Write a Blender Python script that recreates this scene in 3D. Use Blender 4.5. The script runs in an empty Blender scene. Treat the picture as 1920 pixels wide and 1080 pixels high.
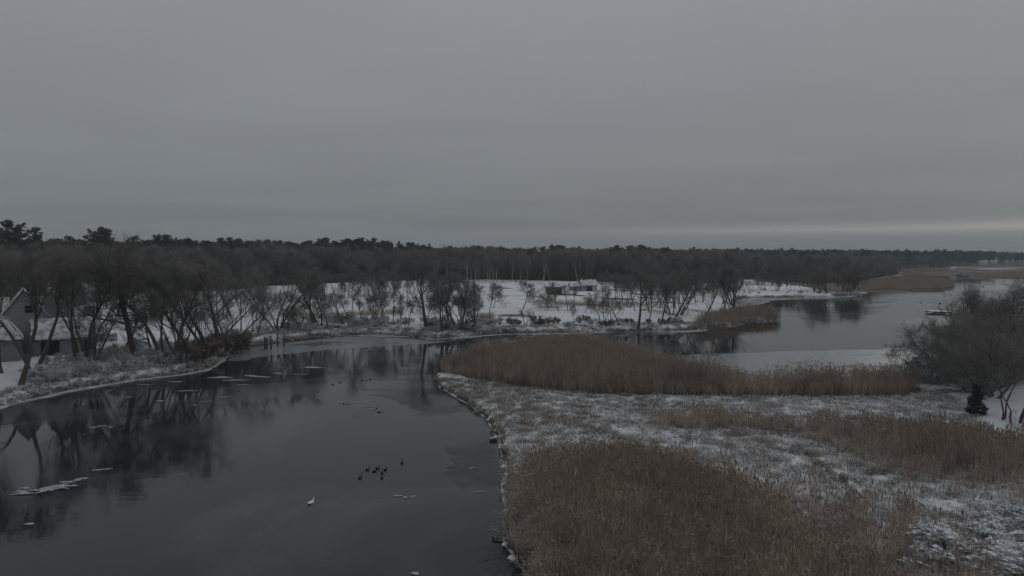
import bpy, math, random
import numpy as np
from mathutils import Vector, Matrix, Euler

# ------------------------------------------------------------------ camera, sky, sun, exposure
S = bpy.context.scene
H_CAM, FPX, HOR = 14.0, 1300.0, 476.0
PITCH = math.atan((540.0 - HOR) / FPX)
cam = bpy.data.cameras.new('camera')
cam_ob = bpy.data.objects.new('camera', cam)
S.collection.objects.link(cam_ob)
cam.sensor_fit = 'HORIZONTAL'
cam.angle = 2 * math.atan(960.0 / FPX)
cam.clip_start, cam.clip_end = 0.5, 30000
cam_ob.location = (0, 0, H_CAM)
cam_ob.rotation_euler = (math.pi / 2 - PITCH, 0, 0)
S.camera = cam_ob

SUN_EL, SUN_AZ = math.radians(24), math.radians(48)      # azimuth from +Y towards +X
world = bpy.data.worlds.new('World')
S.world = world
world.use_nodes = True
wt = world.node_tree
wt.nodes.clear()


def build_world():
    N, L = wt.nodes, wt.links

    def mth(op, a, b=None, c=None, clamp=False):
        n = N.new('ShaderNodeMath'); n.operation = op; n.use_clamp = clamp
        for i, v in enumerate((a, b, c)):
            if v is None:
                continue
            if isinstance(v, (int, float)):
                n.inputs[i].default_value = v
            else:
                L.new(v, n.inputs[i])
        return n.outputs[0]
    out = N.new('ShaderNodeOutputWorld')
    bg = N.new('ShaderNodeBackground'); bg.inputs['Strength'].default_value = 0.1
    sky = N.new('ShaderNodeTexSky'); sky.sky_type = 'NISHITA'; sky.sun_disc = False
    sky.sun_elevation = SUN_EL; sky.sun_rotation = SUN_AZ
    sky.air_density = 1.2; sky.dust_density = 3.0
    tc = N.new('ShaderNodeTexCoord')
    sep = N.new('ShaderNodeSeparateXYZ'); L.new(tc.outputs['Generated'], sep.inputs[0])
    z = mth('MAXIMUM', sep.outputs['Z'], 0.0)
    # cloud deck seen in perspective
    zz = mth('ADD', z, 0.06)
    cx = mth('MULTIPLY', mth('DIVIDE', sep.outputs['X'], zz), 0.55); cy = mth('DIVIDE', sep.outputs['Y'], zz)
    comb = N.new('ShaderNodeCombineXYZ'); L.new(cx, comb.inputs[0]); L.new(cy, comb.inputs[1])
    n1 = N.new('ShaderNodeTexNoise'); n1.inputs['Scale'].default_value = 0.55
    n1.inputs['Detail'].default_value = 5; n1.inputs['Roughness'].default_value = 0.5
    n1.inputs['Distortion'].default_value = 0.4
    L.new(comb.outputs[0], n1.inputs['Vector'])
    # brightness of the deck against height above the horizon
    ramp = N.new('ShaderNodeValToRGB'); cr = ramp.color_ramp
    stops = [(0.0, 0.196), (0.018, 0.186), (0.030, 0.190), (0.046, 0.194), (0.085, 0.214), (0.15, 0.240),
             (0.22, 0.260), (0.31, 0.280), (0.6, 0.36), (1.0, 0.42)]
    while len(cr.elements) < len(stops):
        cr.elements.new(0.5)
    for e, (p, v) in zip(cr.elements, stops):
        e.position = p; e.color = (v, v, v, 1)
    L.new(z, ramp.inputs[0])
    k = mth('MULTIPLY_ADD', n1.outputs['Fac'], 0.36, 0.82)
    lum = mth('MULTIPLY', ramp.outputs[0], k)
    tint = N.new('ShaderNodeValToRGB')
    tint.color_ramp.elements[0].color = (0.90, 0.985, 1.04, 1)
    tint.color_ramp.elements[1].color = (0.93, 0.985, 1.045, 1)
    tint.color_ramp.elements[1].position = 0.3
    L.new(z, tint.inputs[0])
    col = N.new('ShaderNodeVectorMath'); col.operation = 'SCALE'
    L.new(tint.outputs[0], col.inputs[0]); L.new(mth('MULTIPLY', lum, 11.3), col.inputs['Scale'])
    # thin break in the deck low over the horizon, brighter towards the hidden sun
    n2 = N.new('ShaderNodeTexNoise'); n2.inputs['Scale'].default_value = 2.2; n2.inputs['Detail'].default_value = 4
    mp = N.new('ShaderNodeMapping'); mp.inputs['Scale'].default_value = (1, 1, 26)
    L.new(tc.outputs['Generated'], mp.inputs[0]); L.new(mp.outputs[0], n2.inputs['Vector'])
    zw = mth('ADD', z, mth('MULTIPLY', mth('SUBTRACT', n2.outputs['Fac'], 0.5), 0.006))
    band = mth('SUBTRACT', 1.0, mth('MULTIPLY', mth('ABSOLUTE', mth('SUBTRACT', zw, 0.032)), 52.0), clamp=True)
    dirs = N.new('ShaderNodeVectorMath'); dirs.operation = 'DOT_PRODUCT'
    L.new(tc.outputs['Generated'], dirs.inputs[0])
    dirs.inputs[1].default_value = (math.sin(SUN_AZ), math.cos(SUN_AZ), 0)
    side = mth('POWER', mth('MAXIMUM', dirs.outputs['Value'], 0.0), 6.0)
    glow = mth('MULTIPLY', mth('MULTIPLY', band, band), mth('MULTIPLY_ADD', side, 1.75, 0.12))
    gcol = N.new('ShaderNodeVectorMath'); gcol.operation = 'SCALE'
    gcol.inputs[0].default_value = (1.08, 0.95, 0.80)
    L.new(glow, gcol.inputs['Scale'])
    add = N.new('ShaderNodeVectorMath'); add.operation = 'ADD'
    L.new(col.outputs[0], add.inputs[0]); L.new(gcol.outputs[0], add.inputs[1])
    mix = N.new('ShaderNodeMix'); mix.data_type = 'RGBA'
    mix.inputs['Factor'].default_value = 0.99
    L.new(sky.outputs[0], mix.inputs['A']); L.new(add.outputs[0], mix.inputs['B'])
    L.new(mix.outputs['Result'], bg.inputs['Color'])
    L.new(bg.outputs[0], out.inputs[0])


build_world()
sun = bpy.data.lights.new('sun', 'SUN')
sun.energy = 0.5; sun.angle = math.radians(45); sun.color = (1.0, 0.96, 0.90)
sun_ob = bpy.data.objects.new('sun', sun)
S.collection.objects.link(sun_ob)
sun_ob.rotation_euler = Vector((math.sin(SUN_AZ) * math.cos(SUN_EL), math.cos(SUN_AZ) * math.cos(SUN_EL), math.sin(SUN_EL))).to_track_quat('Z', 'Y').to_euler()
S.view_settings.view_transform = 'Standard'
S.view_settings.look = 'None'
S.view_settings.exposure = -0.2
S.view_settings.gamma = 1
S.render.engine = 'CYCLES'
S.cycles.max_bounces = 6
S.cycles.diffuse_bounces = 3
S.cycles.volume_bounces = 0
S.cycles.glossy_bounces = 3
S.cycles.transparent_max_bounces = 8
S.cycles.use_denoising = True

# ------------------------------------------------------------------ helpers
CP, SP = math.cos(PITCH), math.sin(PITCH)
random.seed(7)
RNG = np.random.default_rng(11)


def link(o):
    S.collection.objects.link(o)
    return o


def P(px, py, z=0.0):
    """photo pixel -> world point on the level z"""
    dx, dy, dz = px - 960.0, FPX * CP + (540 - py) * SP, -FPX * SP + (540 - py) * CP
    t = (z - H_CAM) / dz
    return Vector((dx * t, dy * t, z))


def tag(o, label=None, cat=None, group=None, kind=None):
    if label: o['label'] = label
    if cat: o['category'] = cat
    if group: o['group'] = group
    if kind: o['kind'] = kind
    return o


def mesh_np(name, V, F, mats=(), mi=None, smooth=False):
    """V (n,3); F list of faces or an (m,k) array"""
    me = bpy.data.meshes.new(name)
    V = np.asarray(V, dtype=np.float32)
    if isinstance(F, np.ndarray):
        m, k = F.shape
        me.vertices.add(len(V)); me.vertices.foreach_set('co', V.ravel())
        me.loops.add(m * k); me.loops.foreach_set('vertex_index', F.astype(np.int32).ravel())
        me.polygons.add(m)
        me.polygons.foreach_set('loop_start', np.arange(0, m * k, k, dtype=np.int32))
        me.polygons.foreach_set('loop_total', np.full(m, k, dtype=np.int32))
    else:
        me.from_pydata([tuple(map(float, v)) for v in V], [], [tuple(map(int, f)) for f in F])
    for mm in mats: me.materials.append(mm)
    if mi is not None: me.polygons.foreach_set('material_index', np.asarray(mi, dtype=np.int32))
    if smooth: me.polygons.foreach_set('use_smooth', np.ones(len(me.polygons), dtype=bool))
    me.update(calc_edges=True)
    return me


def obj(name, me, parent=None, loc=None, rot=None, scl=None):
    o = link(bpy.data.objects.new(name, me))
    if parent is not None: o.parent = parent
    if loc is not None: o.location = loc
    if rot is not None: o.rotation_euler = rot
    if scl is not None: o.scale = scl if hasattr(scl, '__len__') else (scl, scl, scl)
    return o


def empty(name, loc=(0, 0, 0), rz=0.0, scl=None):
    o = link(bpy.data.objects.new(name, None))
    o.empty_display_size = 0.3
    o.location = loc; o.rotation_euler = (0, 0, rz)
    if scl is not None: o.scale = scl if hasattr(scl, '__len__') else (scl, scl, scl)
    return o


class MB:
    """collects boxes, prisms and tubes into one mesh"""
    def __init__(s): s.V, s.F = [], []
    def add(s, V, F):
        b = len(s.V); s.V += [tuple(v) for v in V]; s.F += [tuple(i + b for i in f) for f in F]; return s
    def box(s, c, d, M=None, taper=1.0):
        V = []
        for z in (-1, 1):
            t = taper if z > 0 else 1.0
            for x, y in ((-1, -1), (1, -1), (1, 1), (-1, 1)):
                V.append(Vector((c[0] + x * d[0] / 2 * t, c[1] + y * d[1] / 2 * t, c[2] + z * d[2] / 2)))
        if M: V = [M @ v for v in V]
        return s.add(V, [(3, 2, 1, 0), (4, 5, 6, 7), (0, 1, 5, 4), (1, 2, 6, 5), (2, 3, 7, 6), (3, 0, 4, 7)])
    def poly(s, pts, thick):
        """flat polygon pts (3d) extruded by vector thick"""
        n = len(pts); t = Vector(thick)
        V = [Vector(p) for p in pts] + [Vector(p) + t for p in pts]
        F = [tuple(range(n))[::-1], tuple(range(n, 2 * n))] + [(i, (i + 1) % n, n + (i + 1) % n, n + i) for i in range(n)]
        return s.add(V, F)
    def tube(s, pts, rad, n=6, flat=None):
        pts = [Vector(p) for p in pts]
        if not hasattr(rad, '__len__'): rad = [rad] * len(pts)
        V, F = [], []
        for i, p in enumerate(pts):
            d = (pts[min(i + 1, len(pts) - 1)] - pts[max(i - 1, 0)]).normalized()
            a = d.orthogonal().normalized() if abs(d.z) < 0.95 else Vector((1, 0, 0))
            a = (Vector((0, 0, 1)).cross(d)).normalized() if abs(d.z) < 0.98 else Vector((1, 0, 0))
            b = d.cross(a)
            for k in range(n):
                an = 2 * math.pi * k / n
                V.append(p + a * (math.cos(an) * rad[i]) + b * (math.sin(an) * rad[i] * (flat or 1)))
        for i in range(len(pts) - 1):
            for k in range(n):
                F.append((i * n + k, i * n + (k + 1) % n, (i + 1) * n + (k + 1) % n, (i + 1) * n + k))
        F.append(tuple(range(n))[::-1]); F.append(tuple(range((len(pts) - 1) * n, len(pts) * n)))
        return s.add(V, F)
    def mesh(s, name, mat, smooth=False):
        return mesh_np(name, s.V, s.F, (mat,) if mat else (), smooth=smooth)
    def build(s, name, mat, parent=None, smooth=False):
        return obj(name, s.mesh(name, mat, smooth), parent)


# ------------------------------------------------------------------ materials
def new_mat(name):
    m = bpy.data.materials.new(name); m.use_nodes = True
    nt = m.node_tree
    return m, nt, nt.nodes['Principled BSDF']


def mixc(nt, a, b, fac):
    n = nt.nodes.new('ShaderNodeMix'); n.data_type = 'RGBA'
    for k, v in (('A', a), ('B', b)):
        if isinstance(v, tuple): n.inputs[k].default_value = (*v, 1)
        else: nt.links.new(v, n.inputs[k])
    if isinstance(fac, (int, float)): n.inputs['Factor'].default_value = fac
    else: nt.links.new(fac, n.inputs['Factor'])
    return n.outputs['Result']


def noise(nt, scale, detail=4, rough=0.55, coord='Object', mscale=None, dist=0.0):
    tc = nt.nodes.new('ShaderNodeTexCoord')
    n = nt.nodes.new('ShaderNodeTexNoise')
    n.inputs['Scale'].default_value = scale; n.inputs['Detail'].default_value = detail
    n.inputs['Roughness'].default_value = rough; n.inputs['Distortion'].default_value = dist
    src = tc.outputs[coord] if coord != 'World' else None
    if coord == 'World':
        g = nt.nodes.new('ShaderNodeNewGeometry'); src = g.outputs['Position']
    if mscale:
        mp = nt.nodes.new('ShaderNodeMapping'); mp.inputs['Scale'].default_value = mscale
        nt.links.new(src, mp.inputs[0]); src = mp.outputs[0]
    nt.links.new(src, n.inputs['Vector'])
    return n.outputs['Fac']


def rng(nt, v, a, b, c=0.0, d=1.0):
    n = nt.nodes.new('ShaderNodeMapRange'); n.clamp = True
    nt.links.new(v, n.inputs['Value'])
    for i, x in zip(('From Min', 'From Max', 'To Min', 'To Max'), (a, b, c, d)): n.inputs[i].default_value = x
    return n.outputs[0]


def op(nt, o, a, b=None):
    n = nt.nodes.new('ShaderNodeMath'); n.operation = o
    for i, v in enumerate((a, b)):
        if v is None: continue
        if isinstance(v, (int, float)): n.inputs[i].default_value = v
        else: nt.links.new(v, n.inputs[i])
    return n.outputs[0]


def bump(nt, bsdf, h, strength=0.3, dist=0.05):
    b = nt.nodes.new('ShaderNodeBump'); b.inputs['Strength'].default_value = strength; b.inputs['Distance'].default_value = dist
    nt.links.new(h, b.inputs['Height']); nt.links.new(b.outputs[0], bsdf.inputs['Normal'])


def plain(name, c1, c2, scale=3.0, rough=0.85, coord='Object', mscale=None, rand=0.0, lo=0.35, hi=0.65):
    """two-tone noise material, optional brightness change from one instance to the next"""
    m, nt, b = new_mat(name)
    f = rng(nt, noise(nt, scale, coord=coord, mscale=mscale), lo, hi)
    c = mixc(nt, c1, c2, f)
    if rand:
        oi = nt.nodes.new('ShaderNodeObjectInfo')
        hs = nt.nodes.new('ShaderNodeHueSaturation')
        nt.links.new(rng(nt, oi.outputs['Random'], 0, 1, 1 - rand, 1 + rand), hs.inputs['Value'])
        nt.links.new(c, hs.inputs['Color']); c = hs.outputs[0]
    nt.links.new(c, b.inputs['Base Color'])
    b.inputs['Roughness'].default_value = rough
    b.inputs['Specular IOR Level'].default_value = 0.25
    return m


def snowy(name, c1, c2, scale=4.0, nz0=0.35, nz1=0.75, cover=0.5, snow=(0.74, 0.76, 0.79), nscale=2.5, coord='World'):
    """a surface with snow lying on its upward faces"""
    m, nt, b = new_mat(name)
    g = nt.nodes.new('ShaderNodeNewGeometry')
    sp = nt.nodes.new('ShaderNodeSeparateXYZ'); nt.links.new(g.outputs['True Normal'], sp.inputs[0])
    nz = op(nt, 'ABSOLUTE', sp.outputs['Z'])
    up = rng(nt, nz, nz0, nz1)
    n = noise(nt, nscale, 5, 0.65, coord)
    n = rng(nt, n, 0.62 - cover * 0.35, 0.72 - cover * 0.35)
    c = mixc(nt, c1, c2, rng(nt, noise(nt, scale), 0.35, 0.65))
    c = mixc(nt, c, snow, op(nt, 'MULTIPLY', up, n))
    nt.links.new(c, b.inputs['Base Color']); b.inputs['Roughness'].default_value = 0.9
    b.inputs['Specular IOR Level'].default_value = 0.2
    return m


M = {}
M['bark'] = plain('bark', (0.06, 0.054, 0.049), (0.12, 0.108, 0.098), 6, mscale=(1, 1, 0.3))
M['bark_dark'] = plain('bark_dark', (0.035, 0.031, 0.028), (0.075, 0.066, 0.058), 6, mscale=(1, 1, 0.3))
M['bark_pale'] = plain('bark_pale', (0.24, 0.225, 0.21), (0.46, 0.44, 0.42), 5, mscale=(1, 1, 0.4), lo=0.3, hi=0.5)
M['twig'] = plain('twig', (0.112, 0.105, 0.098), (0.175, 0.164, 0.152), 0.6, rand=0.22)
M['bark_grey'] = plain('bark_grey', (0.10, 0.094, 0.088), (0.19, 0.18, 0.168), 6, mscale=(1, 1, 0.3))
M['twig_grey'] = plain('twig_grey', (0.125, 0.118, 0.11), (0.195, 0.184, 0.171), 0.6, rand=0.22)
M['twig_red'] = plain('twig_red', (0.122, 0.100, 0.086), (0.18, 0.148, 0.128), 0.6, rand=0.2)
M['needle'] = plain('needle', (0.036, 0.052, 0.044), (0.070, 0.088, 0.072), 1.2, rand=0.3)
M['twig_snow'] = snowy('twig_snow', (0.09, 0.076, 0.065), (0.14, 0.12, 0.10), cover=0.95, nz0=0.15, nz1=0.5)
M['snow'] = plain('snow', (0.70, 0.72, 0.75), (0.80, 0.82, 0.84), 3)
M['roof_snow'] = plain('roof_snow', (0.30, 0.31, 0.32), (0.66, 0.675, 0.69), 1.3, lo=0.38, hi=0.6)
M['reed'] = plain('reed', (0.255, 0.205, 0.160), (0.49, 0.392, 0.318), 0.16, coord='World', rand=0.10)
M['reed_pale'] = plain('reed_pale', (0.42, 0.37, 0.31), (0.57, 0.51, 0.44), 0.5, coord='World', rand=0.12)
M['plume'] = plain('plume', (0.27, 0.215, 0.17), (0.44, 0.36, 0.30), 2, rand=0.12)
M['straw'] = plain('straw', (0.20, 0.175, 0.15), (0.34, 0.30, 0.265), 2, rand=0.3)
M['straw_snow'] = plain('straw_snow', (0.50, 0.50, 0.51), (0.72, 0.73, 0.75), 2, rand=0.15)
M['wood_old'] = plain('wood_old', (0.05, 0.045, 0.04), (0.11, 0.10, 0.09), 5, mscale=(1, 1, 0.2))
M['siding'] = plain('siding', (0.20, 0.20, 0.20), (0.27, 0.27, 0.27), 2, mscale=(0.3, 0.3, 8))
M['siding_pale'] = plain('siding_pale', (0.27, 0.27, 0.275), (0.34, 0.34, 0.345), 2, mscale=(0.3, 0.3, 8))
M['siding_brown'] = plain('siding_brown', (0.06, 0.052, 0.046), (0.10, 0.088, 0.08), 3, mscale=(0.3, 0.3, 8))
M['white_paint'] = plain('white_paint', (0.62, 0.62, 0.62), (0.74, 0.74, 0.73), 2)
M['shingle'] = snowy('shingle', (0.045, 0.045, 0.048), (0.08, 0.08, 0.082), cover=0.35, nz0=0.1, nz1=0.3, nscale=1.4)
M['shingle_dark'] = plain('shingle_dark', (0.035, 0.035, 0.037), (0.06, 0.06, 0.062), 4)
M['pane'] = plain('pane', (0.012, 0.014, 0.016), (0.02, 0.022, 0.025), 2, rough=0.08)
M['dark_gap'] = plain('dark_gap', (0.02, 0.02, 0.021), (0.035, 0.034, 0.033), 2)
M['brick'] = plain('brick', (0.13, 0.08, 0.065), (0.19, 0.12, 0.10), 6)
M['goose'] = plain('goose', (0.020, 0.019, 0.018), (0.045, 0.040, 0.036), 12)
M['goose_neck'] = plain('goose_neck', (0.008, 0.008, 0.008), (0.015, 0.015, 0.015), 12)
M['feather_white'] = plain('feather_white', (0.72, 0.72, 0.70), (0.82, 0.82, 0.80), 9)
M['beak'] = plain('beak', (0.30, 0.12, 0.03), (0.36, 0.15, 0.05), 9)
M['feather_grey'] = plain('feather_grey', (0.35, 0.36, 0.38), (0.45, 0.46, 0.48), 9)


def ground_mat():
    m, nt, b = new_mat('ground')
    at = nt.nodes.new('ShaderNodeAttribute'); at.attribute_name = 'snow'
    at2 = nt.nodes.new('ShaderNodeAttribute'); at2.attribute_name = 'brown'
    nb = noise(nt, 0.16, 5, 0.6, 'World'); nf = noise(nt, 1.7, 6, 0.7, 'World'); ng = noise(nt, 7.0, 3, 0.6, 'World')
    mud = mixc(nt, (0.035, 0.029, 0.024), (0.10, 0.085, 0.068), rng(nt, nf, 0.35, 0.65))
    straw = mixc(nt, (0.11, 0.085, 0.06), (0.20, 0.16, 0.115), rng(nt, ng, 0.35, 0.65))
    base = mixc(nt, mud, straw, at2.outputs['Fac'])
    s = op(nt, 'ADD', at.outputs['Fac'], op(nt, 'MULTIPLY', op(nt, 'SUBTRACT', nb, 0.5), 0.9))
    s = op(nt, 'ADD', s, op(nt, 'MULTIPLY', op(nt, 'SUBTRACT', nf, 0.5), 0.9))
    s = op(nt, 'ADD', s, op(nt, 'MULTIPLY', op(nt, 'SUBTRACT', ng, 0.5), 0.55))
    sf = rng(nt, s, 0.42, 0.66)
    sn = mixc(nt, (0.64, 0.665, 0.70), (0.78, 0.795, 0.815), rng(nt, nf, 0.3, 0.7))
    c = mixc(nt, base, sn, sf)
    nt.links.new(c, b.inputs['Base Color'])
    b.inputs['Roughness'].default_value = 0.92; b.inputs['Specular IOR Level'].default_value = 0.15
    bump(nt, b, op(nt, 'ADD', nf, op(nt, 'MULTIPLY', ng, 0.4)), 0.6, 0.25)
    return m


def water_mat():
    m, nt, b = new_mat('water')
    b.inputs['Base Color'].default_value = (0.020, 0.024, 0.026, 1)
    b.inputs['IOR'].default_value = 1.33
    skim = rng(nt, noise(nt, 0.035, 6, 0.6, 'World', mscale=(1, 1.6, 1), dist=0.8), 0.50, 0.62)
    nt.links.new(mixc(nt, (0.017, 0.020, 0.022), (0.050, 0.056, 0.060), skim), b.inputs['Base Color'])
    nt.links.new(rng(nt, skim, 0, 1, 0.035, 0.13), b.inputs['Roughness'])
    r1 = noise(nt, 0.9, 3, 0.5, 'World', mscale=(0.5, 1.5, 1))
    r2 = noise(nt, 0.12, 2, 0.5, 'World')
    calm = rng(nt, noise(nt, 0.03, 2, 0.5, 'World'), 0.4, 0.65, 0.15, 1.0)
    r3 = noise(nt, 3.2, 2, 0.5, 'World', mscale=(0.35, 1.3, 1))
    h = op(nt, 'ADD', op(nt, 'MULTIPLY', op(nt, 'MULTIPLY', r1, calm), 0.7), r2)
    h = op(nt, 'ADD', h, op(nt, 'MULTIPLY', op(nt, 'MULTIPLY', r3, calm), 0.16))
    bump(nt, b, h, 0.24, 0.06)
    return m


def ice_mat(name, c1, c2, rough, a0, a1, scale):
    """skim ice: grey sheet with ragged openings on the water below"""
    m, nt, b = new_mat(name)
    f = noise(nt, scale, 4, 0.5, 'World', mscale=(1, 1.5, 1), dist=0.4)
    fine = noise(nt, 1.3, 5, 0.65, 'World', mscale=(0.6, 1.6, 1))
    nt.links.new(mixc(nt, c1, c2, rng(nt, fine, 0.35, 0.65)), b.inputs['Base Color'])
    nt.links.new(rng(nt, fine, 0.3, 0.7, rough * 0.7, rough * 1.3), b.inputs['Roughness'])
    b.inputs['IOR'].default_value = 1.31
    nt.links.new(rng(nt, f, a0, a1), b.inputs['Alpha'])
    return m


M['ground'] = ground_mat()
M['water'] = water_mat()
M['ice'] = ice_mat('ice', (0.17, 0.185, 0.195), (0.27, 0.285, 0.295), 0.22, 0.30, 0.42, 0.09)
M['ice_wet'] = ice_mat('ice_wet', (0.028, 0.032, 0.035), (0.085, 0.094, 0.10), 0.08, 0.46, 0.86, 0.10)
M['ice_white'] = plain('ice_white', (0.22, 0.235, 0.25), (0.56, 0.58, 0.60), 1.2, rough=0.6, coord='World')
M['ice_floe'] = plain('ice_floe', (0.16, 0.17, 0.18), (0.52, 0.54, 0.56), 2.2, rough=0.5)

# ------------------------------------------------------------------ terrain
W = lambda pts: [tuple(P(x, y)[:2]) for x, y in pts]
main_shore = [(-500, -20), (-160, 30), (-80, 49)] + W([
    (0, 764), (30, 756), (60, 749), (120, 734), (175, 724), (230, 716), (290, 708), (340, 702), (385, 694), (405, 684), (425, 668), (450, 655),
    (470, 647), (505, 643), (545, 639), (590, 634), (640, 629), (700, 628), (755, 630), (800, 636), (850, 634),
    (900, 629), (940, 626), (1000, 625), (1100, 624), (1190, 623), (1260, 621), (1330, 618), (1385, 611), (1400, 605),
    (1440, 603), (1466, 600), (1440, 592), (1400, 590), (1385, 582), (1376, 570), (1385, 560), (1430, 558), (1500, 557),
    (1560, 557), (1600, 553), (1615, 547), (1640, 545), (1700, 544), (1760, 543), (1789, 538), (1786, 526), (1745, 523),
    (1700, 521), (1690, 517.5), (1720, 515), (1790, 514.5), (1797, 511), (1796, 508), (1850, 508), (1900, 507), (2200, 507), (2700, 506)])
main_poly = main_shore + [(6000, 640), (6000, 9000), (-6000, 9000), (-6000, -20)]
marsh_shore = [(3, -30), (2.5, 5), (2.2, 14)] + W([
    (1012, 1180), (998, 1120), (982, 1078), (962, 1045), (944, 1010), (952, 965), (944, 910), (950, 865), (934, 824), (914, 790), (886, 763),
    (855, 743), (822, 724), (812, 708), (822, 697), (870, 688), (940, 678), (1000, 668), (1080, 662), (1150, 668),
    (1200, 688), (1270, 708), (1330, 726), (1400, 733), (1500, 731), (1600, 728), (1672, 722), (1694, 702), (1700, 688),
    (1722, 668), (1760, 640), (1786, 612), (1792, 590), (1836, 574), (1920, 562), (2100, 553), (2600, 545)])
marsh_poly = marsh_shore + [(6000, 180), (6000, -30)]
far_marsh = W([(1816, 518), (1830, 521), (1900, 521.5), (2100, 522), (2600, 523), (2600, 511), (2100, 511.5), (1900, 512), (1830, 514)])


def inside(poly, X, Y):
    r = np.zeros(X.shape, bool)
    n = len(poly)
    for i in range(n):
        x0, y0 = poly[i]; x1, y1 = poly[(i + 1) % n]
        if y0 == y1: continue
        c = ((y0 > Y) != (y1 > Y)) & (X < (x1 - x0) * (Y - y0) / (y1 - y0) + x0)
        r ^= c
    return r


def seg_dist(pts, X, Y, closed=False):
    d = np.full(X.shape, 1e9)
    n = len(pts)
    for i in range(n if closed else n - 1):
        x0, y0 = pts[i]; x1, y1 = pts[(i + 1) % n]
        dx, dy = x1 - x0, y1 - y0
        t = np.clip(((X - x0) * dx + (Y - y0) * dy) / max(dx * dx + dy * dy, 1e-9), 0, 1)
        d = np.minimum(d, (X - x0 - t * dx) ** 2 + (Y - y0 - t * dy) ** 2)
    return np.sqrt(d)


def sstep(a, b, x):
    t = np.clip((x - a) / (b - a), 0, 1)
    return t * t * (3 - 2 * t)


def wob(X, Y, s, seed=0):
    """cheap smooth noise, about -1..1"""
    r = np.random.default_rng(100 + seed)
    v = np.zeros_like(X)
    for k in range(7):
        a = r.uniform(0, 6.283); f = 6.283 / s * r.uniform(0.6, 1.9)
        v += np.sin((X * math.cos(a) + Y * math.sin(a)) * f + r.uniform(0, 6.283)) * r.uniform(0.5, 1)
    return v / 3.0


# reed beds and other zones on the marsh, outlined where their stems stand
reed_far = W([(824, 704), (850, 707), (900, 719), (960, 729), (1020, 738), (1100, 745), (1200, 748), (1400, 749), (1550, 751), (1640, 751), (1700, 747), (1722, 736),
              (1690, 727), (1600, 731), (1500, 734), (1400, 736), (1330, 729), (1270, 711), (1200, 691), (1150, 671), (1080, 665), (1000, 671), (940, 681), (870, 690), (832, 698)])
reed_mid = W([(1205, 800), (1300, 812), (1400, 813), (1480, 822), (1560, 845), (1640, 878), (1700, 903), (1800, 912), (1920, 922), (2050, 930),
              (2050, 860), (1920, 850), (1850, 838), (1760, 830), (1650, 822), (1550, 815), (1450, 803), (1350, 796), (1250, 792)])
reed_near = W([(958, 985), (950, 940), (955, 905), (1000, 893), (1080, 884), (1180, 884), (1270, 900), (1350, 930), (1430, 960), (1490, 1000), (1570, 1060),
               (1680, 1130), (1800, 1250), (1500, 1450), (1060, 1450), (1020, 1200), (1000, 1120), (978, 1062), (960, 1030)])
reed_sparse = W([(1470, 1000), (1560, 965), (1700, 985), (1780, 1040), (1900, 1110), (2000, 1250), (1700, 1300), (1600, 1130), (1520, 1060)])
ditch = W([(1515, 860), (1535, 882), (1560, 895), (1580, 915), (1600, 935), (1640, 948)])
ditch2 = W([(875, 738), (960, 752), (1060, 765), (1180, 772), (1290, 776)])


def gw(pts):          # outline of a wood: pixels on ground about 3 m above the water
    return [tuple(P(x, y, 2.6)[:2]) for x, y in pts]


w_left = gw([(-120, 566), (60, 560), (200, 556), (330, 552), (460, 545), (500, 541)]) + [(-62, 300), (-150, 330), (-330, 300), (-260, 170)]
w_mid = gw([(500, 541), (640, 534), (760, 530), (900, 527), (1100, 527.5)]) + [(60, 420), (-60, 420), (-150, 330), (-62, 300)]
w_mid2 = gw([(1100, 527.5), (1240, 530), (1380, 527)]) + [(140, 420), (60, 420)]
w_right = W([(1380, 533), (1500, 533), (1610, 530), (1640, 522), (1680, 516)]) + [(330, 620), (140, 620), (118, 420)]
w_far = W([(1640, 516), (1690, 509), (1770, 506), (1800, 503)]) + [(520, 800), (300, 900), (200, 700)]
WOODS = [w_left, w_mid, w_mid2, w_right, w_far]


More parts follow.
